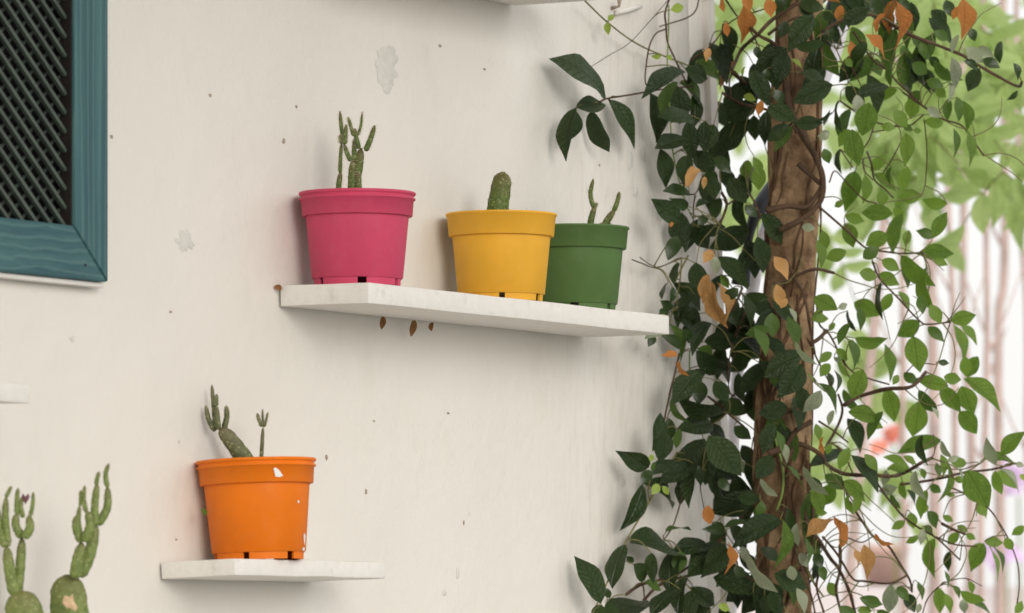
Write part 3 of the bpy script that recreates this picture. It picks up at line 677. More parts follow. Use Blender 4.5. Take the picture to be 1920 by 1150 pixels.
# ------------------------------------------------------------------ climbing vine
vine = empty('climbing_vine', P(1440, HY + ZC * F / 7.3, 7.3))
tag(vine, 'climbing vine of glossy green leaves covering the tree trunk and wall corner', 'vine')
vrnd = random.Random(5)
def depth(px, py, kind='leaf'):
    if px < 1345:
        d = Yw(min(px, 1293)) - (vrnd.uniform(.06, .14) if kind == 'leaf' else .06)
        if px < 1200: d = Yw(px) - (vrnd.uniform(.055, .07) if kind == 'leaf' else .058)
        return d
    if 1415 < px < 1550: return YT - (vrnd.uniform(.065, .15) if kind == 'leaf' else .062)
    return YT + (vrnd.uniform(-.16, .16) if kind == 'leaf' else vrnd.uniform(-.05, .05))
STEMS = [  # radius px, material, points
 (1.7,'o',[(1095,0),(1137,42),(1190,78),(1245,105),(1330,140),(1350,152)]), (.8,'b',[(1253,0),(1215,45),(1180,82),(1140,103),(1106,127)]),
 (2,'b',[(1258,-10),(1246,25),(1250,50),(1252,80),(1262,108),(1275,130),(1287,155)]), (1.5,'g',[(1254,10),(1252,60),(1250,130),(1258,230),(1265,300),(1285,380),(1300,412)]),
 (1.5,'b',[(1311,-5),(1303,20),(1285,33),(1237,50)]), (1.6,'b',[(1248,55),(1228,65),(1216,90),(1211,130),(1212,158),(1219,168)]),
 (1.8,'b',[(1122,192),(1140,186),(1180,178),(1235,167),(1300,162)]), (1.6,'b',[(1292,123),(1300,111),(1326,94),(1342,76),(1357,54),(1380,35),(1422,19),(1455,10)]),
 (1.8,'b',[(1361,0),(1382,30),(1397,43),(1411,68),(1420,83)]), (4,'b',[(1498,5),(1453,33),(1422,63),(1392,92),(1373,130)]), (4,'b',[(1375,136),(1408,167),(1448,190)]),
 (2,'b',[(1373,135),(1368,153),(1371,179)]), (3.5,'b',[(1395,40),(1420,65),(1450,80),(1480,110)]), (3,'b',[(1440,65),(1470,45),(1500,30)]), (3,'b',[(1355,175),(1390,195),(1430,205),(1470,215)]),
 (1.4,'b',[(1304,366),(1301,387),(1300,420)]), (1.3,'b',[(1294,365),(1304,364),(1315,340)]), (3,'b',[(1353,361),(1362,385),(1350,422)]), (2,'b',[(1362,385),(1382,372)]),
 (2.2,'b',[(1402,357),(1417,387),(1425,410)]), (1.3,'b',[(1185,487),(1200,492),(1230,502),(1276,485)]), (1,'b',[(1200,483),(1216,495),(1230,501)]), (2,'o',[(1290,480),(1270,520),(1266,530)]),
 (1.6,'o',[(1278,485),(1274,525),(1268,560),(1270,580)]), (2.4,'b',[(1392,540),(1374,584),(1360,620)]), (2.4,'b',[(1398,584),(1379,633),(1370,660)]), (1.6,'b',[(1385,560),(1400,580)]),
 (2,'b',[(1274,663),(1263,706),(1253,753),(1244,800),(1240,830)]), (1.5,'g',[(1293,660),(1294,700),(1291,780)]), (1.3,'b',[(1264,758),(1255,770),(1250,790)]), (2.5,'b',[(1328,744),(1357,765),(1371,780),(1395,800)]),
 (1.6,'b',[(1363,678),(1368,734),(1378,744)]), (1.6,'b',[(1372,650),(1365,690),(1380,660)]), (2,'o',[(1269,849),(1237,908),(1222,930),(1180,1000),(1169,1023),(1148,1068),(1132,1107),(1111,1150)]),
 (1.6,'b',[(1281,925),(1262,983),(1245,1013)]), (1.3,'b',[(1316,887),(1312,913),(1321,960)]), (3,'b',[(1174,1115),(1202,1096),(1247,1084),(1292,1063),(1362,1002)]),
 (3,'b',[(1207,1126),(1230,1103),(1254,1089),(1289,1080)]), (1.8,'b',[(1200,1082),(1207,1101),(1208,1120)]), (2,'b',[(1401,956),(1385,976)]), (2.2,'b',[(1425,902),(1418,930)]),
 (6.5,'b',[(1474,150),(1478,190),(1490,225),(1512,262),(1531,300),(1543,338),(1538,378),(1508,408),(1462,432)]), (5,'b',[(1497,307),(1517,327),(1538,345)]), (5.5,'b',[(1436,395),(1475,388),(1515,388),(1540,352)]),
 (4,'b',[(1440,180),(1460,190),(1480,225),(1495,250)]), (3.4,'b',[(1451,533),(1486,519),(1528,505),(1563,512)]), (3,'b',[(1470,480),(1490,520),(1510,560),(1520,620),(1528,665)]), (6,'b',[(1440,850),(1472,836),(1495,808),(1523,790)]),
 (5,'b',[(1450,775),(1480,772),(1505,768)]), (5,'b',[(1470,872),(1491,836),(1518,838),(1541,853)]), (4,'b',[(1541,853),(1552,873),(1583,888),(1619,892),(1640,890),(1669,894),(1697,886),(1726,869),(1747,859)]),
 (1.6,'b',[(1747,859),(1763,864),(1777,868)]), (1.2,'b',[(1747,859),(1752,845),(1750,815)]), (2.6,'b',[(1690,909),(1736,901),(1774,896),(1812,887),(1860,879),(1904,869)]), (1.4,'b',[(1800,882),(1833,873),(1845,864)]),
 (2.2,'b',[(1640,898),(1657,923),(1678,953),(1697,971),(1728,994),(1755,1007),(1778,1030),(1800,1050)]), (1.8,'b',[(1785,915),(1816,928),(1850,951),(1873,978),(1891,1009),(1907,1057),(1912,1098),(1907,1132)]),
 (2.8,'b',[(1591,940),(1618,980),(1639,1005),(1666,1023),(1687,1055),(1705,1086),(1710,1110)]), (2.4,'b',[(1583,905),(1591,940)]), (4,'b',[(1506,950),(1517,985),(1537,1016),(1555,1046),(1574,1069),(1593,1107),(1603,1150)]),
 (2.4,'b',[(1543,1007),(1570,1038),(1600,1083),(1620,1090),(1668,1093),(1700,1080)]), (3.4,'b',[(1575,1023),(1576,1065),(1568,1107),(1580,1160)]), (1.4,'b',[(1588,1008),(1616,1018),(1637,1006)]),
 (3,'b',[(1766,982),(1789,994),(1810,1002)]), (1.8,'b',[(1755,1007),(1791,1021),(1832,1025)]), (1.2,'b',[(1730,1150),(1741,1121),(1770,1094),(1808,1086),(1841,1099)]), (3,'b',[(1525,950),(1523,1030)]),
 (4,'b',[(1583,760),(1610,745),(1660,731),(1709,724),(1736,698)]), (4.5,'b',[(1520,645),(1535,635),(1550,620)]), (2,'b',[(1636,491),(1650,523),(1681,557),(1723,599),(1740,609),(1782,604)]),
 (2.2,'b',[(1535,387),(1587,432),(1622,463),(1653,472),(1688,477),(1730,474)]), (2,'b',[(1531,568),(1538,606),(1556,630),(1590,689),(1629,709),(1667,721)]), (1.2,'b',[(1698,700),(1720,683),(1758,684)]),
 (1.8,'b',[(1575,190),(1614,214),(1645,229),(1679,238),(1706,236),(1732,215)]), (2,'b',[(1694,174),(1733,201),(1769,225),(1805,237),(1834,279),(1844,292)]), (1.4,'b',[(1576,281),(1599,315)]),
 (1.5,'b',[(1555,342),(1566,321),(1585,340),(1618,371),(1643,382)]), (2,'b',[(1626,285),(1633,310),(1639,336),(1660,354),(1675,371)]), (1.4,'b',[(1618,298),(1622,319),(1637,338)]), (1.2,'b',[(1733,224),(1738,285),(1735,342),(1729,365)]),
 (3.4,'b',[(1660,40),(1708,65),(1762,87),(1803,103),(1843,129),(1906,162),(1916,154)]), (1.2,'b',[(1568,93),(1580,120),(1590,146),(1590,158)]), (1.2,'b',[(1595,122),(1615,162)]), (2.2,'b',[(1600,60),(1635,113),(1663,131),(1686,158),(1730,198)]),
 (3,'b',[(1540,60),(1580,40),(1640,30),(1700,60)]), (2.6,'g',[(1445,798),(1456,833),(1468,879),(1468,923),(1456,959)]), (2.4,'o',[(1511,1063),(1529,1098),(1544,1119)]), (2.5,'b',[(1540,1060),(1530,1100),(1545,1150)]),
 (3,'b',[(1548,840),(1570,800),(1580,770),(1572,740)]), (2,'b',[(1535,790),(1560,805),(1590,830)]), (2,'b',[(1560,830),(1580,850),(1600,890)]), (1.6,'b',[(1528,665),(1545,700),(1566,735)]), (2,'g',[(1515,700),(1530,720),(1548,735)]),
 (1.4,'b',[(1640,232),(1630,262),(1610,290)]), (1.3,'b',[(1690,265),(1670,300),(1655,325)]), (2.2,'b',[(1480,1000),(1500,1060),(1520,1120),(1530,1160)]), (2,'b',[(1380,1075),(1420,1090),(1450,1110)]),
]
SM = {'b': M['vine_brown'], 'o': M['vine_olive'], 'g': M['vine_green']}
stem_pts = []
for r, mk, pts in STEMS:
    Yb = [depth(x, y, 'stem') for x, y in pts]
    w3 = [P(x, y, Y) for (x, y), Y in zip(pts, Yb)]
    for q in w3[1:-1]: q += Vector((vrnd.uniform(-1, 1), vrnd.uniform(-4, 4), vrnd.uniform(-1, 1))) * .0012
    rr = r / F * 7.3
    sm = catmull(w3, 6); stem_pts += sm
    vs, fs = tube_data(sm, lambda t, rr=rr: rr * (1.05 - .25 * t), 8 if r > 3 else 6, 0, .35 if r > 3 else .2)
    mesh_obj('stem', [v - vine.location for v in vs], fs, SM[mk], vine)
# leaves: tile origin and scale, then base x y, tip x y, apparent width, kind
LEAVES = [
(1030,0,5.75,"608 1055 165 575 190 d,1460 770 1080 935 170 d,1460 740 1725 860 170 d,1590 645 1720 790 100 m,640 230 690 150 80 y,625 240 622 375 75 y,1310 110 1455 70 90 y,1210 600 1115 610 50 y,1260 610 1340 645 60 y"),
(1030,150,5.75,"285 300 600 268 150 d,290 300 135 770 150 d,280 330 250 670 110 d,450 330 607 760 160 d,630 210 955 670 160 d,1085 140 1205 660 190 d,1380 20 1180 345 130 m,1400 30 1740 370 140 m,1370 60 1430 450 280 d,1560 440 1210 370 150 d,1480 650 1190 700 150 d,1490 440 1560 830 170 d,1195 740 1280 1145 150 d,1500 810 1420 1100 170 d,1680 440 1660 740 120 d,1540 770 1720 960 250 d,1560 930 1490 1130 110 t"),
(1200,300,5.75,"540 360 300 325 120 d,440 660 165 465 190 d,520 500 360 460 110 d,600 515 770 425 70 d,860 410 790 630 100 d,720 600 640 690 80 d,450 570 400 920 200 d,570 720 745 935 240 d,400 820 315 1055 120 d,640 730 920 770 120 d,1190 750 780 930 200 d,780 170 790 410 170 d,960 190 1120 450 170 d,1130 490 1250 610 110 d,1230 130 1150 270 90 p,1290 60 1270 330 140 g,1160 0 1140 190 100 g,640 100 490 260 100 t,700 180 690 310 60 t,780 980 690 1100 110 t,350 670 330 725 40 o"),
(1200,480,5.75,"840 10 1170 300 170 d,800 0 830 210 90 p,415 70 350 280 70 d,600 70 650 370 170 d,355 295 690 590 190 d,310 280 225 440 30 d,350 330 340 500 60 d,350 570 235 500 100 d,300 570 210 650 80 d,300 650 80 860 170 p,150 850 105 970 130 d,330 600 720 780 200 d,315 735 510 1130 110 m,430 1000 285 840 100 d,460 800 560 880 90 d,760 720 530 950 150 d,690 920 1050 920 170 d,960 970 1320 1040 180 d,740 200 640 490 130 t,770 270 835 800 190 t,830 280 1000 730 90 t,1060 350 915 470 110 d,900 640 1100 700 110 d,1110 410 1230 760 90 d,1140 420 1370 460 90 d,870 200 960 360 80 g,620 1000 810 1080 150 m,400 1080 265 1040 75 o"),
(1180,640,5.75,"530 210 600 400 60 o,720 100 1040 380 200 d,760 320 500 620 190 d,770 430 750 660 130 d,920 430 1050 640 160 d,470 600 580 920 80 m,335 770 290 1150 120 d,430 830 430 1050 130 d,550 950 500 1150 80 m,1020 770 595 700 120 d,900 900 580 940 200 d,1010 660 1250 760 150 d,1470 230 1220 560 170 d,1280 200 1100 330 150 d,1180 340 1210 640 90 d,1130 920 1290 1050 200 d"),
(1140,800,5.75,"620 60 580 360 190 d,440 440 180 290 190 d,460 470 370 610 100 d,370 620 205 1100 150 d,390 620 785 820 150 d,545 620 480 730 80 y,590 640 655 745 70 y,475 300 460 380 70 y,500 380 480 490 50 m,1040 130 720 560 200 d,480 520 720 360 120 d,930 420 600 570 170 d,950 400 840 780 130 d,960 410 1000 620 90 d,1080 100 1390 500 260 d,960 380 1410 560 200 d,1200 560 1290 690 100 d,1580 690 1150 950 200 d,1400 760 1640 800 200 d,1410 250 1480 560 90 p,1440 200 1590 430 130 d,1070 850 1100 1060 130 o,620 1140 905 1055 40 m,1120 1030 1230 1130 110 d"),
(1080,950,5.75,"580 390 1180 490 170 d,530 410 375 835 160 d,270 1040 75 560 200 d,320 880 360 990 75 d,350 1000 775 1105 190 d,280 1060 200 1230 120 d,340 1020 420 1230 120 d,620 620 790 780 160 d,820 500 800 790 130 d,545 540 620 610 70 d,1060 470 990 880 160 d,1130 480 1100 720 150 m,1440 430 1070 430 150 d,740 810 950 900 90 m,1130 880 810 1145 130 d,1200 760 1050 1150 130 d,1230 870 1510 1090 170 d,1620 420 1230 700 250 d,1530 1070 1670 1100 130 y,1640 380 1670 730 70 o,1250 900 1200 1200 160 d,1330 1000 1400 1250 150 d"),
(1320,950,5.75,"220 270 40 220 110 d,830 150 330 330 220 d,470 170 230 200 60 d,620 -60 600 120 130 m,840 130 850 640 120 g,1000 180 1000 440 90 p,1090 330 1150 620 50 m,1030 500 1130 650 110 p,930 640 970 800 120 p,400 430 480 610 100 p,460 510 770 950 100 p,600 450 830 580 100 d,260 460 0 680 260 d,330 640 430 760 120 d,480 640 550 720 60 y,630 850 420 1130 180 d,760 720 1090 880 230 d,1000 880 1110 1140 100 p,650 950 680 1150 120 d,100 760 600 900 200 d,1200 500 1260 650 110 d,1250 640 1320 790 110 m,1340 820 1430 970 130 g,1110 330 1400 100 120 t,1200 60 1330 60 130 g,480 850 250 1000 170 d,730 900 800 1180 150 d"),
(1300,0,5.75,"270 500 330 940 150 t,540 40 550 480 150 o,320 -30 320 130 55 o,800 -20 850 190 120 o,350 240 370 400 70 o,170 520 130 650 90 t,680 500 690 620 90 d,1010 520 670 760 200 d,1000 560 900 860 180 d,790 740 780 890 110 d,630 760 790 1100 180 d,1290 180 1020 480 220 d,1140 90 1300 160 110 d,1150 30 1390 100 120 d,1010 230 940 400 150 d,1100 500 1390 480 100 d,1160 780 1440 880 110 d,1500 910 1100 1080 190 d,40 650 300 860 130 m,540 1040 680 1060 80 y,560 720 520 820 30 y,1050 640 1180 720 50 y,1400 130 1500 220 100 d,1400 240 1490 420 130 d,560 -60 600 130 130 o,1250 -50 1180 160 160 d,1000 -40 900 100 110 d"),
(1300,150,5.75,"680 250 370 420 170 d,500 430 320 800 230 d,220 480 130 750 150 d,650 380 660 640 130 d,800 330 770 660 130 d,800 290 1080 440 180 d,1020 480 820 650 120 d,1060 500 880 760 130 m,1090 470 1380 470 130 d,1470 560 1340 600 100 p,1340 430 1490 360 40 d,60 760 200 1010 220 d,740 220 700 390 80 o,540 900 560 1060 100 g,640 830 740 1050 100 g,660 920 600 1120 80 p,230 830 400 980 120 d,130 1000 250 1150 200 d,870 110 970 250 120 d,250 230 350 500 170 d"),
(1540,0,5.053,"690 0 620 320 110 o,700 0 790 420 120 o,600 130 475 300 70 o,190 50 160 210 90 o,410 330 640 520 90 o,280 390 290 600 90 o,1340 -20 1360 370 150 o,1300 60 1240 190 60 o,1400 270 1460 380 110 d,1040 100 1200 250 130 d,1060 300 1220 390 170 m,1300 330 1230 500 60 p,850 20 860 280 130 d,430 400 290 590 110 d,450 80 220 230 140 d,130 90 20 200 100 d,0 260 200 380 150 d,640 820 330 900 100 d,720 850 510 930 100 g,670 550 640 820 60 m,1230 540 1290 870 110 p,1380 450 1530 600 150 p,1490 440 1650 560 90 p,1700 390 1680 580 60 d,1530 560 1680 640 80 d,1350 580 1500 640 70 d,1500 650 1380 840 140 d,1820 600 1890 740 60 d,1860 860 1770 950 45 d,940 400 980 560 90 m,770 430 800 560 120 m,860 600 1010 700 200 m,1030 540 1120 640 120 d,780 750 850 870 130 d,1150 640 1200 760 120 d,1000 760 1150 830 100 m,1080 830 1180 930 100 g,1210 770 1230 960 60 p,480 560 560 720 120 m,220 560 300 630 100 g,930 860 820 1010 150 m,230 820 400 1000 120 d,330 -20 350 100 150 d,480 -30 560 140 150 d,760 -20 800 150 140 d,1180 0 1230 150 120 d"),
(1530,170,5.228,"520 120 460 440 210 g,640 350 780 370 100 g,760 190 900 370 120 g,860 340 940 400 80 m,880 420 910 720 140 g,1250 320 1060 320 120 g,950 390 1040 400 60 g,1440 100 1510 420 110 g,1480 380 1520 750 80 g,1345 370 1385 660 70 m,1300 80 1290 290 90 m,1380 60 1420 300 90 m,960 60 920 280 180 g,1090 170 1230 250 130 p,330 180 220 470 100 m,330 380 210 540 100 g,350 380 390 730 180 g,75 570 130 720 120 m,240 570 215 800 50 d,690 640 530 790 100 g,380 790 320 1150 190 g,480 820 490 1110 100 g,560 820 810 980 120 g,740 750 690 920 50 m,900 750 830 1000 110 g,1030 1040 810 1040 140 g,650 960 640 1150 100 g,780 1080 830 1150 80 g,1290 1110 1040 1090 90 g,400 40 420 240 100 p,170 210 70 330 30 d,30 470 140 420 100 p,220 90 200 390 25 d,270 1090 180 1140 80 g"),
(1500,380,2.876,"500 60 330 50 80 g,240 70 350 110 60 g,240 110 300 240 100 g,120 150 140 270 60 g,90 200 130 350 50 g,250 260 140 310 90 g,470 170 360 230 90 g,550 60 470 260 70 g,520 10 540 100 50 g,590 150 560 230 80 g,725 180 630 160 90 m,720 190 785 45 70 g,640 280 835 260 85 g,720 310 795 340 50 g,545 285 700 470 80 g,680 350 670 600 60 g,545 300 600 460 60 m,440 310 540 360 80 g,320 380 420 400 80 g,420 390 540 430 70 g,290 540 430 600 90 g,440 430 430 620 25 d,490 490 450 590 60 g,530 480 600 570 40 g,650 500 660 600 50 m,700 550 760 655 60 g,645 640 525 720 80 g,690 670 770 750 60 m,815 640 945 600 85 g,825 655 905 860 50 g,860 655 965 760 40 g,610 720 640 910 110 g,295 730 475 770 70 g,455 760 495 970 50 g,890 830 900 940 100 g,960 830 890 940 90 g,745 860 800 870 40 d,880 950 1090 1095 85 g,775 940 870 960 60 g,800 990 630 960 80 g,760 990 860 1130 80 g,870 990 930 1140 110 g,640 1010 745 1140 60 m,465 1000 520 1180 90 g,340 900 280 1060 90 g,260 1130 440 1150 90 g,75 510 200 580 80 g,120 570 70 640 40 g,265 650 205 760 45 m,310 560 340 690 45 m,255 580 290 690 15 d,270 740 310 880 45 m,190 650 150 690 60 g,205 570 260 550 40 p,340 300 425 240 70 m,10 130 80 140 70 p,530 930 500 980 60 g,560 920 630 980 50 m"),
(1380,560,5.228,"740 200 910 190 80 g,350 140 350 380 130 m,330 280 90 380 120 m,180 290 320 550 90 m,510 170 600 490 110 m,520 90 600 230 40 p,580 420 750 680 50 p,660 530 290 740 170 d,640 640 480 960 230 d,620 860 690 1110 130 d,830 900 690 1140 140 p,510 1060 240 1120 170 d,350 740 390 860 70 m,500 0 440 100 80 t,800 830 1040 1100 80 m,1050 890 1210 1130 80 m,980 490 1100 600 80 g,1000 560 1090 800 50 g,940 530 810 620 80 g,920 640 820 760 100 g,960 580 1020 620 80 p,900 720 930 880 60 d,1140 400 1190 680 70 m,1090 390 1230 640 80 g,960 700 1030 900 30 d"),
(1180,380,2.874,"780 290 860 410 60 t,790 440 830 570 60 t"),
(1380,760,5.228,"1090 130 1260 400 130 d,1110 470 740 560 100 d,1130 490 1410 800 130 d,870 680 1080 830 120 m,1060 740 1280 910 140 g,960 780 820 990 160 g,750 800 860 1080 130 g,660 600 890 900 70 p,370 170 250 450 130 d,400 250 460 470 60 m,420 370 540 550 80 p,360 500 220 700 150 d,240 720 400 910 60 p,480 580 680 820 30 m,250 960 200 1150 100 m,1440 60 1280 330 90 m,1280 160 1450 200 120 g,960 50 890 190 60 p,850 310 840 480 40 o,1260 480 1390 650 90 g,1110 420 1000 620 100 g,930 380 880 480 90 g,780 180 820 350 70 g,1200 880 1170 1060 90 g,1110 870 1110 1080 50 g"),
(1640,760,5.228,"430 -40 390 320 220 g,650 340 235 450 160 g,470 290 450 560 70 d,660 350 740 540 60 p,900 570 750 560 130 g,710 550 830 500 60 p,1190 590 1090 320 90 p,1240 490 1450 250 120 g,1050 540 1400 530 80 g,1380 570 1464 600 80 p,900 640 1110 1000 230 g,1180 640 1235 880 90 g,1210 640 1390 820 110 g,1210 620 1464 800 50 p,640 690 600 560 70 m,650 480 690 690 80 g,710 560 720 970 45 g,540 780 650 860 110 m,780 720 890 740 60 g,700 880 790 870 90 g,400 640 440 940 90 p,510 830 440 1100 100 g,450 620 510 720 60 g,100 640 110 800 90 p,50 850 220 800 100 p,120 620 380 640 90 g,80 510 370 600 80 g,280 500 420 580 60 g,270 740 290 930 60 g,310 830 420 950 50 d,160 870 240 1020 50 m,1020 980 1100 1110 40 g,810 610 910 880 20 p,1420 680 1500 740 60 y,830 60 1010 270 150 g,560 20 640 130 40 p"),
(1520,940,4.8,"275 420 270 110 120 o,480 390 520 690 130 t,390 420 440 600 50 t,580 290 720 430 50 o,850 180 730 255 75 g,1050 90 1160 230 110 m,1020 220 1110 290 110 m,1190 130 1280 190 85 g,1330 280 1240 400 110 g,1320 220 1410 280 60 g,1400 290 1480 350 90 g,970 320 860 385 60 g,1000 250 1010 390 75 p,1120 330 1040 680 110 g,1250 450 1220 610 60 d,1560 380 1420 600 180 g,1560 360 1740 380 85 g,1750 330 1820 440 90 g,1920 220 1820 320 120 g,1600 390 1700 730 30 g,1650 420 1770 620 25 m,1040 20 1010 120 80 g,900 100 920 250 90 g,440 870 660 950 110 m,720 750 710 1010 120 p,770 780 900 880 120 m,850 830 940 980 120 d,980 920 970 1010 70 p,1140 770 1180 1010 110 g,1210 830 1270 1010 70 g,960 720 1010 890 50 m,1280 760 1360 860 50 m,1350 810 1560 930 90 g,1420 720 1480 830 60 g,1370 880 1380 1010 80 p,1400 890 1640 1000 50 m,1840 1010 1920 900 110 g,420 980 560 1000 90 g,1500 10 1580 140 90 g,1200 620 1250 780 30 m,250 950 420 1050 90 m,600 980 720 1100 100 m"),
]
allv = []
for ox, oy, sc, txt in LEAVES:
    for it in txt.split(','):
        bx, by, tx, ty, w, c = it.split(); bx, by, tx, ty, w = (float(q) / sc for q in (bx, by, tx, ty, w)); w *= 1.15 if c == 'd' else 1.05
        if c == 'd': tx, ty = bx + (tx - bx) * 1.08, by + (ty - by) * 1.08
        allv.append([ox + bx, oy + by, ox + tx, oy + ty, w, c])
# fill behind: older leaves deep in the tangle, and a few above the frame
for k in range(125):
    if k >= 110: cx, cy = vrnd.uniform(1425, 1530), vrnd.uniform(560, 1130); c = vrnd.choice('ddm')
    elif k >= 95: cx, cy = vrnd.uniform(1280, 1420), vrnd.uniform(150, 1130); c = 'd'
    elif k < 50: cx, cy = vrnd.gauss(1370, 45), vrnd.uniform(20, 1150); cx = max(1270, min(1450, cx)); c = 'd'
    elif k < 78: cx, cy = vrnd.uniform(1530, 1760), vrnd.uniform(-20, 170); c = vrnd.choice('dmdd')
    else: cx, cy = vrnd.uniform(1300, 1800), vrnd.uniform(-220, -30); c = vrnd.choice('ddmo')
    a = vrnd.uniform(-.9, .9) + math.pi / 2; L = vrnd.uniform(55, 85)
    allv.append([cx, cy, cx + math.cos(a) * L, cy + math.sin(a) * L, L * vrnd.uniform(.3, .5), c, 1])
recs = []
for r in allv:
    bx, by, tx, ty, w, c = r[:6]; mx = (bx + tx) / 2
    Y = depth(mx, by); fill = len(r) > 6
    if c in 'to': Y -= .10
    if c == 'p': Y -= .04
    if fill: Y = (Yw(min(mx, 1293)) - .05) if mx < 1345 else (YT + .05 if not 1425 < mx < 1545 else YT - .06)
    L = math.hypot(tx - bx, ty - by) / F * Y
    dy = vrnd.uniform(-.35, .25) * L
    if mx < 1345: dy = vrnd.uniform(-.3, .12) * L + (tx - bx) / F * Y * .9       # follow the wall plane
    b3, t3 = P(bx, by, Y), P(tx, ty, Y + dy)
    recs.append((L * L * (w / max(1, math.hypot(tx-bx, ty-by)) + .2), b3, t3, w / F * Y, c))
recs.sort(key=lambda q: -q[0])
tw_v, tw_f, st_v, st_f = [], [], [], []
lrnd = random.Random(3)
rest = {}
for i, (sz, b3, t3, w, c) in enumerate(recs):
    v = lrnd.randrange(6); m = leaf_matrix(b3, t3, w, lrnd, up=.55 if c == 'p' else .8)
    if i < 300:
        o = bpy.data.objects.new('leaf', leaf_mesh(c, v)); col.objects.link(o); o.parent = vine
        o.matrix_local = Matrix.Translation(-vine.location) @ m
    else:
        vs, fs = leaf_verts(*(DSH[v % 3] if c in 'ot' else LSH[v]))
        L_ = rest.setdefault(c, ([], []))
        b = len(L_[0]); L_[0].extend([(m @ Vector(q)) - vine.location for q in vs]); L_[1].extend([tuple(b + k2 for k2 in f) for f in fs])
    near = min(stem_pts, key=lambda q: (q - b3).length_squared); dist = (near - b3).length
    if .002 < dist < .055:
        mid = (near + b3) / 2 + Vector((0, 0, .06 * dist)) + (b3 - t3).normalized() * dist * .12
        vs, fs = tube_data(catmull([near, mid, b3 + (t3 - b3) * .03], 3), lambda t: .00095 - .0003 * t, 5, len(tw_v))
        tw_v += [q - vine.location for q in vs]; tw_f += fs
trnd = random.Random(31)
for k in range(85):
    if k < 50: x, y = trnd.uniform(1535, 1860), trnd.uniform(40, 1140)
    elif k < 70: x, y = trnd.uniform(1290, 1440), trnd.uniform(0, 1140)
    else: x, y = trnd.uniform(1510, 1660), trnd.uniform(880, 1150)
    b0_ = min(stem_pts, key=lambda q: (q - P(x, y, 7.34)).length_squared); a = trnd.uniform(0, 6.28); p_ = b0_.copy(); pts = [p_.copy()]; tn = trnd.uniform(-.5, .5)
    for q in range(trnd.randint(3, 6)):
        a += tn + trnd.uniform(-.3, .3); p_ += Vector((math.cos(a) * .020, trnd.uniform(-.008, .004), math.sin(a) * .020 - .006)); pts.append(p_.copy())
    if pts[-1].x < P(1300, 0, 7.3).x: continue
    vs, fs = tube_data(catmull(pts, 4), lambda t: .0010 - .0005 * t, 5, len(tw_v)); tw_v += [q - vine.location for q in vs]; tw_f += fs
tw = mesh_obj('leaf_stalks', tw_v, tw_f, M['vine_olive'], vine); tw['kind'] = 'stuff'
big_v, big_f, mats, mi = [], [], [], []
for c, (vs, fs) in rest.items():
    b = len(big_v); big_v += vs; big_f += [tuple(b + k2 for k2 in f) for f in fs]; mi += [len(mats)] * len(fs); mats.append(c)
o = mesh_obj('small_leaves', big_v, big_f, None, vine); o['kind'] = 'stuff'
for c in mats: 
    mm = LM[c].copy(); o.data.materials.append(mm)
    for nd in mm.node_tree.nodes:                 # the joined mesh has no per-leaf axes: no midrib there
        if nd.type == 'MATH' and nd.operation == 'MAXIMUM':
            for l in list(nd.inputs[0].links) + list(nd.inputs[1].links): mm.node_tree.links.remove(l)
            nd.inputs[0].default_value = 0; nd.inputs[1].default_value = 0
o.data.polygons.foreach_set('material_index', mi)

# ------------------------------------------------------------------ small things on and by the wall
def bit(name, px, py, w, h, label, mat, off=.012, seed=0, cat='leaf'):
    rnd = random.Random(seed); c = Wp(s_at(px, off), off, z_at(px, py, off)); Y = c.y
    hh, ww = h / F * Y, w / F * Y
    vs, fs = [], []
    for j in range(6):
        t = j / 5
        for i in range(-2, 3):
            u = i / 2; wd = ww / 2 * math.sin(math.pi * (.12 + .86 * t)) ** .8
            vs.append((u * wd + math.sin(t * 2.5 + seed) * ww * .2, -abs(u) * wd * .6 + rnd.uniform(-.0004, .0004), (.5 - t) * hh))
    for j in range(5):
        for i in range(4): a = j * 5 + i; fs.append((a, a + 1, a + 6, a + 5))
    o = mesh_obj(name, vs, fs, mat, None, True, c, (0, 0, (seed % 3 - 1) * .5)); return tag(o, label, cat)
bit('dry_leaf', 716, 606, 12, 24, 'thin dry tan leaf tip poking out under the long shelf', M['dry_brown'], .02, 1)
bit('dry_leaf', 773, 616, 15, 30, 'curled brown dry leaf hanging under the long shelf below the pot gap', M['dry_brown'], .02, 2)
bit('dry_leaf', 811, 613, 11, 16, 'small brown crumb of dry leaf under the long shelf, rightmost of three', M['dry_brown'], .02, 3)
bit('dry_leaf', 524, 540, 14, 12, 'brown dry leaf scrap at the left back corner of the long shelf', M['dry_brown'], .006, 4)
bit('weed_sprout', 382, 960, 12, 14, 'tiny green sprout on the wall beside the orange pot', LM['g'], .03, 5, 'plant')
pg = empty('wall_peg', Wp(s_at(1150, 0), 0, z_at(1150, 25, 0)), WR); tag(pg, 'painted-over wall peg with rusty nail near the top of the wall', 'peg')
L = s_at(1197, .004) - s_at(1150, .004)
vs, fs = tube_data([Vector((0, -.004, 0)), Vector((L * .5, -.0045, .008)), Vector((L, -.003, .0165))], lambda t: .0036, 10)
mesh_obj('plaster_ridge', vs, fs, M['wall'], pg)
vs, fs = tube_data([Vector((-.006, -.001, .006)), Vector((-.006, -.012, .008)), Vector((-.012, -.016, .016))], lambda t: .0028 + .001 * math.sin(9 * t), 8)
mesh_obj('nail', vs, fs, M['speck'], pg)
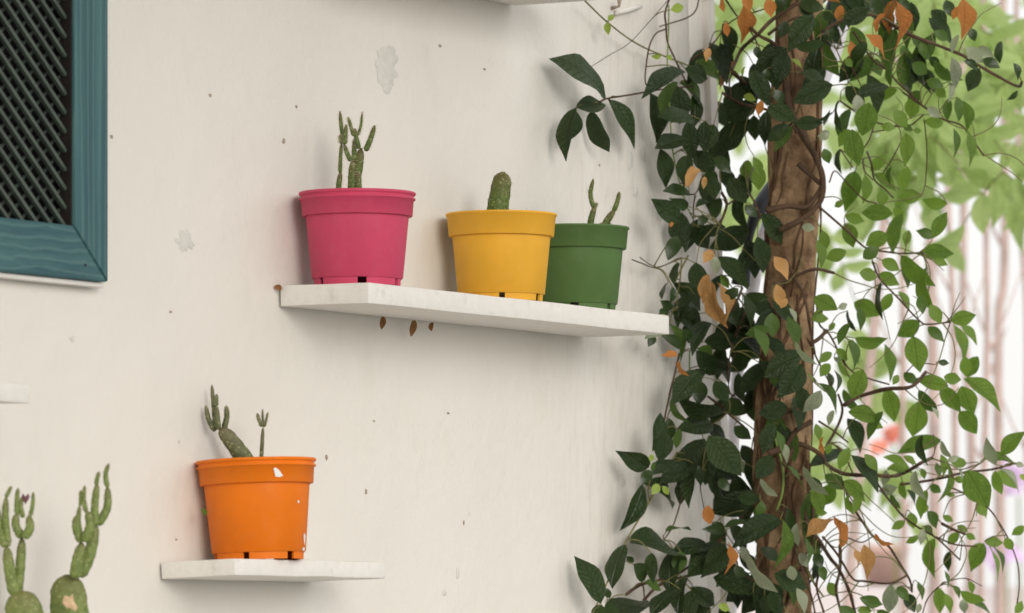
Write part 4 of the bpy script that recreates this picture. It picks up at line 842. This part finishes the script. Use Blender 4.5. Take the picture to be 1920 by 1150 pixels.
# white pipe and black strap behind the trunk
pp = tube('white_pipe', [P(1600, -60, 7.62), P(1572, 80, 7.62), P(1545, 150, 7.60), P(1490, 300, 7.56), P(1432, 440, 7.52), P(1412, 540, 7.52), P(1390, 650, 7.53), P(1378, 760, 7.54), P(1372, 960, 7.55), P(1368, 1500, 7.55), P(1366, 2960, 7.55)], 12 / F * 7.5, M['pipe'], None, 16, 8)
tag(pp, 'pale lavender white pipe running slantwise behind the tree trunk', 'pipe')
bs = tube('black_hose', [P(1590, -60, 7.56), P(1552, 60, 7.56), P(1535, 140, 7.56), P(1470, 320, 7.55), P(1418, 400, 7.50), P(1400, 470, 7.48), P(1388, 535, 7.48)], lambda t: (13 + 5 * math.sin(t * 14)) / F * 7.5, M['blackrub'], None, 12, 8)
tag(bs, 'dark hose lying along the white pipe behind the tree trunk', 'hose')

# ------------------------------------------------------------------ garden behind
grnd = random.Random(21)
lw = bm_obj('garden_wall', box_bm(P(1350, 0, 14.6).x, P(2600, 0, 14.6).x, 14.6, 14.85, 0, P(0, 1100, 14.6).z, .02, 2), M['lowwall'])
tag(lw, 'pale pinkish garden wall blurred in the lower right background', 'wall')
CANES = [(1688,360,1692,14),(1742,320,1752,22),(1776,300,1790,13),(1806,300,1822,17),(1848,380,1846,13),(1884,420,1872,19),(1910,300,1926,12)]
ordn = ['leftmost', 'second', 'third', 'fourth', 'fifth', 'sixth', 'rightmost']
for i, (xb, yt, xm, w) in enumerate(CANES):
    Yc = grnd.uniform(11.2, 12.6)
    e = empty('slender_trunk', P(xm, HY + ZC * F / Yc, Yc)); tag(e, f'blurred pale slender trunk in the right background, {ordn[i]} of seven', 'tree', 'slender trunks in the background')
    pts = [P(xb - 10, -500, Yc), P(xb, yt, Yc), P((xb + xm) / 2 + grnd.uniform(-8, 8), 600, Yc), P(xm, 850, Yc), P(xm + grnd.uniform(-10, 10), 1100, Yc), P(xm, HY + ZC * F / Yc, Yc)]
    vs, fs = tube_data(catmull(pts, 8), lambda t, w=w, Yc=Yc: w / 2 / F * Yc * (.75 + .4 * t), 10, 0, .15)
    mesh_obj('trunk', [v - e.location for v in vs], fs, M['cane'], e)
    for q in range(2):
        y1 = grnd.uniform(420, 980); x1 = xb + (xm - xb) * (y1 / 1100); sg = grnd.choice((-1, 1))
        vs, fs = tube_data(catmull([P(x1, y1, Yc), P(x1 + sg * 30, y1 - 60, Yc + .1), P(x1 + sg * 70, y1 - 170, Yc + .15)], 5), lambda t, w=w: w * .22 / F * 12 * (1 - .6 * t), 7)
        mesh_obj('branch', [v - e.location for v in vs], fs, M['cane'], e)
def shrub(name, label, Yr, areas, size, cls='b', ground=True, limit=300, sx=1700):
    Ym = sum(Yr) / 2
    e = empty(name, P(sx, HY + ZC * F / Ym, Ym)); tag(e, label, 'shrub', None); cnt = 0
    vs, fs = tube_data(catmull([P(sx, HY + ZC * F / Ym, Ym), P(sx + 20, 1300, Ym), P(sx + 90, 500, Ym), P(sx + 160, -300, Ym)], 8), lambda t: .016 * (1 - .6 * t), 8)
    mesh_obj('stem', [v - e.location for v in vs], fs, M['cane'], e)
    for (xa, xb, ya, yb, nn) in areas:
        for _ in range(nn // 7):
            Yq = grnd.uniform(*Yr); cx, cy = grnd.uniform(xa, xb), grnd.uniform(ya, yb); ang = grnd.uniform(.2, 1.3) if grnd.random() < .5 else grnd.uniform(1.8, 2.9)
            tw = [P(cx + math.cos(ang) * q * 24, cy + math.sin(ang) * q * 24 + q * q * 2, Yq) for q in range(5)]
            vs, fs = tube_data(tw, .0012, 5); mesh_obj('twig', [v - e.location for v in vs], fs, M['vine_olive'], e)
            for q in range(7):
                b3 = tw[min(4, q // 2 + (1 if q > 5 else 0))]; a2 = ang + (.85 if q % 2 else -.85) * (1 if q < 6 else 0) + grnd.uniform(-.25, .25)
                L = size * grnd.uniform(.75, 1.2) / F * Yq
                t3 = b3 + Vector((math.cos(a2) * L, grnd.uniform(-.5, .5) * L, -math.sin(a2) * L))
                o = bpy.data.objects.new('leaf', leaf_mesh(cls, grnd.randrange(6))); col.objects.link(o); o.parent = e
                o.matrix_local = Matrix.Translation(-e.location) @ leaf_matrix(b3, t3, L * grnd.uniform(.3, .5), grnd); cnt += 1
    return e
shrub('garden_shrub', 'pale green blurred leafy shrub in the upper right background', (8.9, 9.9), [(1640, 1920, -60, 150, 98), (1700, 1930, 120, 360, 98), (1600, 1760, 100, 330, 56)], 78, 'b', sx=1960)
shrub('garden_shrub', 'light green blurred foliage seen between the wall corner and trunk', (10.5, 12.0), [(1330, 1440, -40, 420, 84), (1540, 1640, 420, 1000, 42)], 70, 'b', sx=1560)
far_v, far_f = [], []
for k2 in range(230):
    Yq = grnd.uniform(15, 19); px = grnd.uniform(1560, 2050) if k2 % 6 else grnd.uniform(1320, 1450); py = grnd.gauss(60, 130) if k2 % 6 else grnd.uniform(150, 600)
    if noise.noise(Vector((px * .006, py * .006, 3))) < -.05: continue
    b3 = P(px, py, Yq); a2 = grnd.uniform(0, 6.28); L = grnd.uniform(.10, .17)
    m = leaf_matrix(b3, b3 + Vector((math.cos(a2) * L, grnd.uniform(-.5, .5) * L, math.sin(a2) * L)), L * .45, grnd)
    vs, fs = leaf_verts(*LSH[k2 % 6]); b = len(far_v); far_v += [m @ Vector(q) for q in vs]; far_f += [tuple(b + q for q in f) for f in fs]
fo = mesh_obj('distant_foliage', far_v, far_f, LM['b']); tag(fo, 'washed out pale green foliage far behind the vine', 'foliage', None, 'stuff')
# blurred flowers and pots on the garden wall
def flower(name, px, py, Y, r, mat, label, n=9):
    e = empty(name, P(px, py, Y)); tag(e, label, 'flower')
    R_ = r / F * Y
    for k2 in range(n):
        a = (2 * math.pi * k2 / n if n > 5 else .8 + math.pi * (k2 % 2)) + grnd.uniform(-.35, .35)
        vs, fs = leaf_verts(.8, .03, .25, .2, .2, .2)
        d = Vector((math.cos(a), -.5, math.sin(a))); o = mesh_obj('petal', vs, fs, mat, e); o.matrix_local = leaf_matrix(Vector((0, 0, 0)), d.normalized() * R_ * grnd.uniform(.6, 1.2), R_ * .6, grnd, .8)
    vs, fs = tube_data(catmull([Vector((0, .005, 0)), Vector((R_ * .4, .03, -R_ * 2)), Vector((R_ * .5, .05, -e.location.z + .01))], 8), .003, 6); mesh_obj('stalk', vs, fs, M['vine_green'], e)
flower('garden_flower', 1662, 828, 14.0, 44, M['flower_red'], 'blurred coral red flower in the background right of the trunk', 5)
flower('garden_flower', 1895, 900, 14.5, 44, M['flower_purple'], 'blurred lilac flower at the right edge of the background')
flower('garden_flower', 1872, 1040, 14.5, 46, M['flower_purple'], 'blurred lilac flower in the lower right background above the wall')
def bgpot(px, w, h, mat, label):
    Y = 14.72; e = empty('garden_pot', P(px, 1100, Y) + Vector((0, 0, .001))); tag(e, label, 'flower pot'); r = w / 2 / F * Y; hh = h / F * Y
    vs, fs = lathe_data([(0, .002), (r * .7, .002), (r * .7, 0), (r * .92, hh * .78), (r, hh * .78), (r * 1.04, hh), (r * .9, hh), (r * .85, hh * .8), (0, hh * .8)], 32); mesh_obj('body', vs, fs, mat, e)
bgpot(1658, 92, 78, M['terracotta'], 'blurred terracotta pot on the garden wall behind the vine')
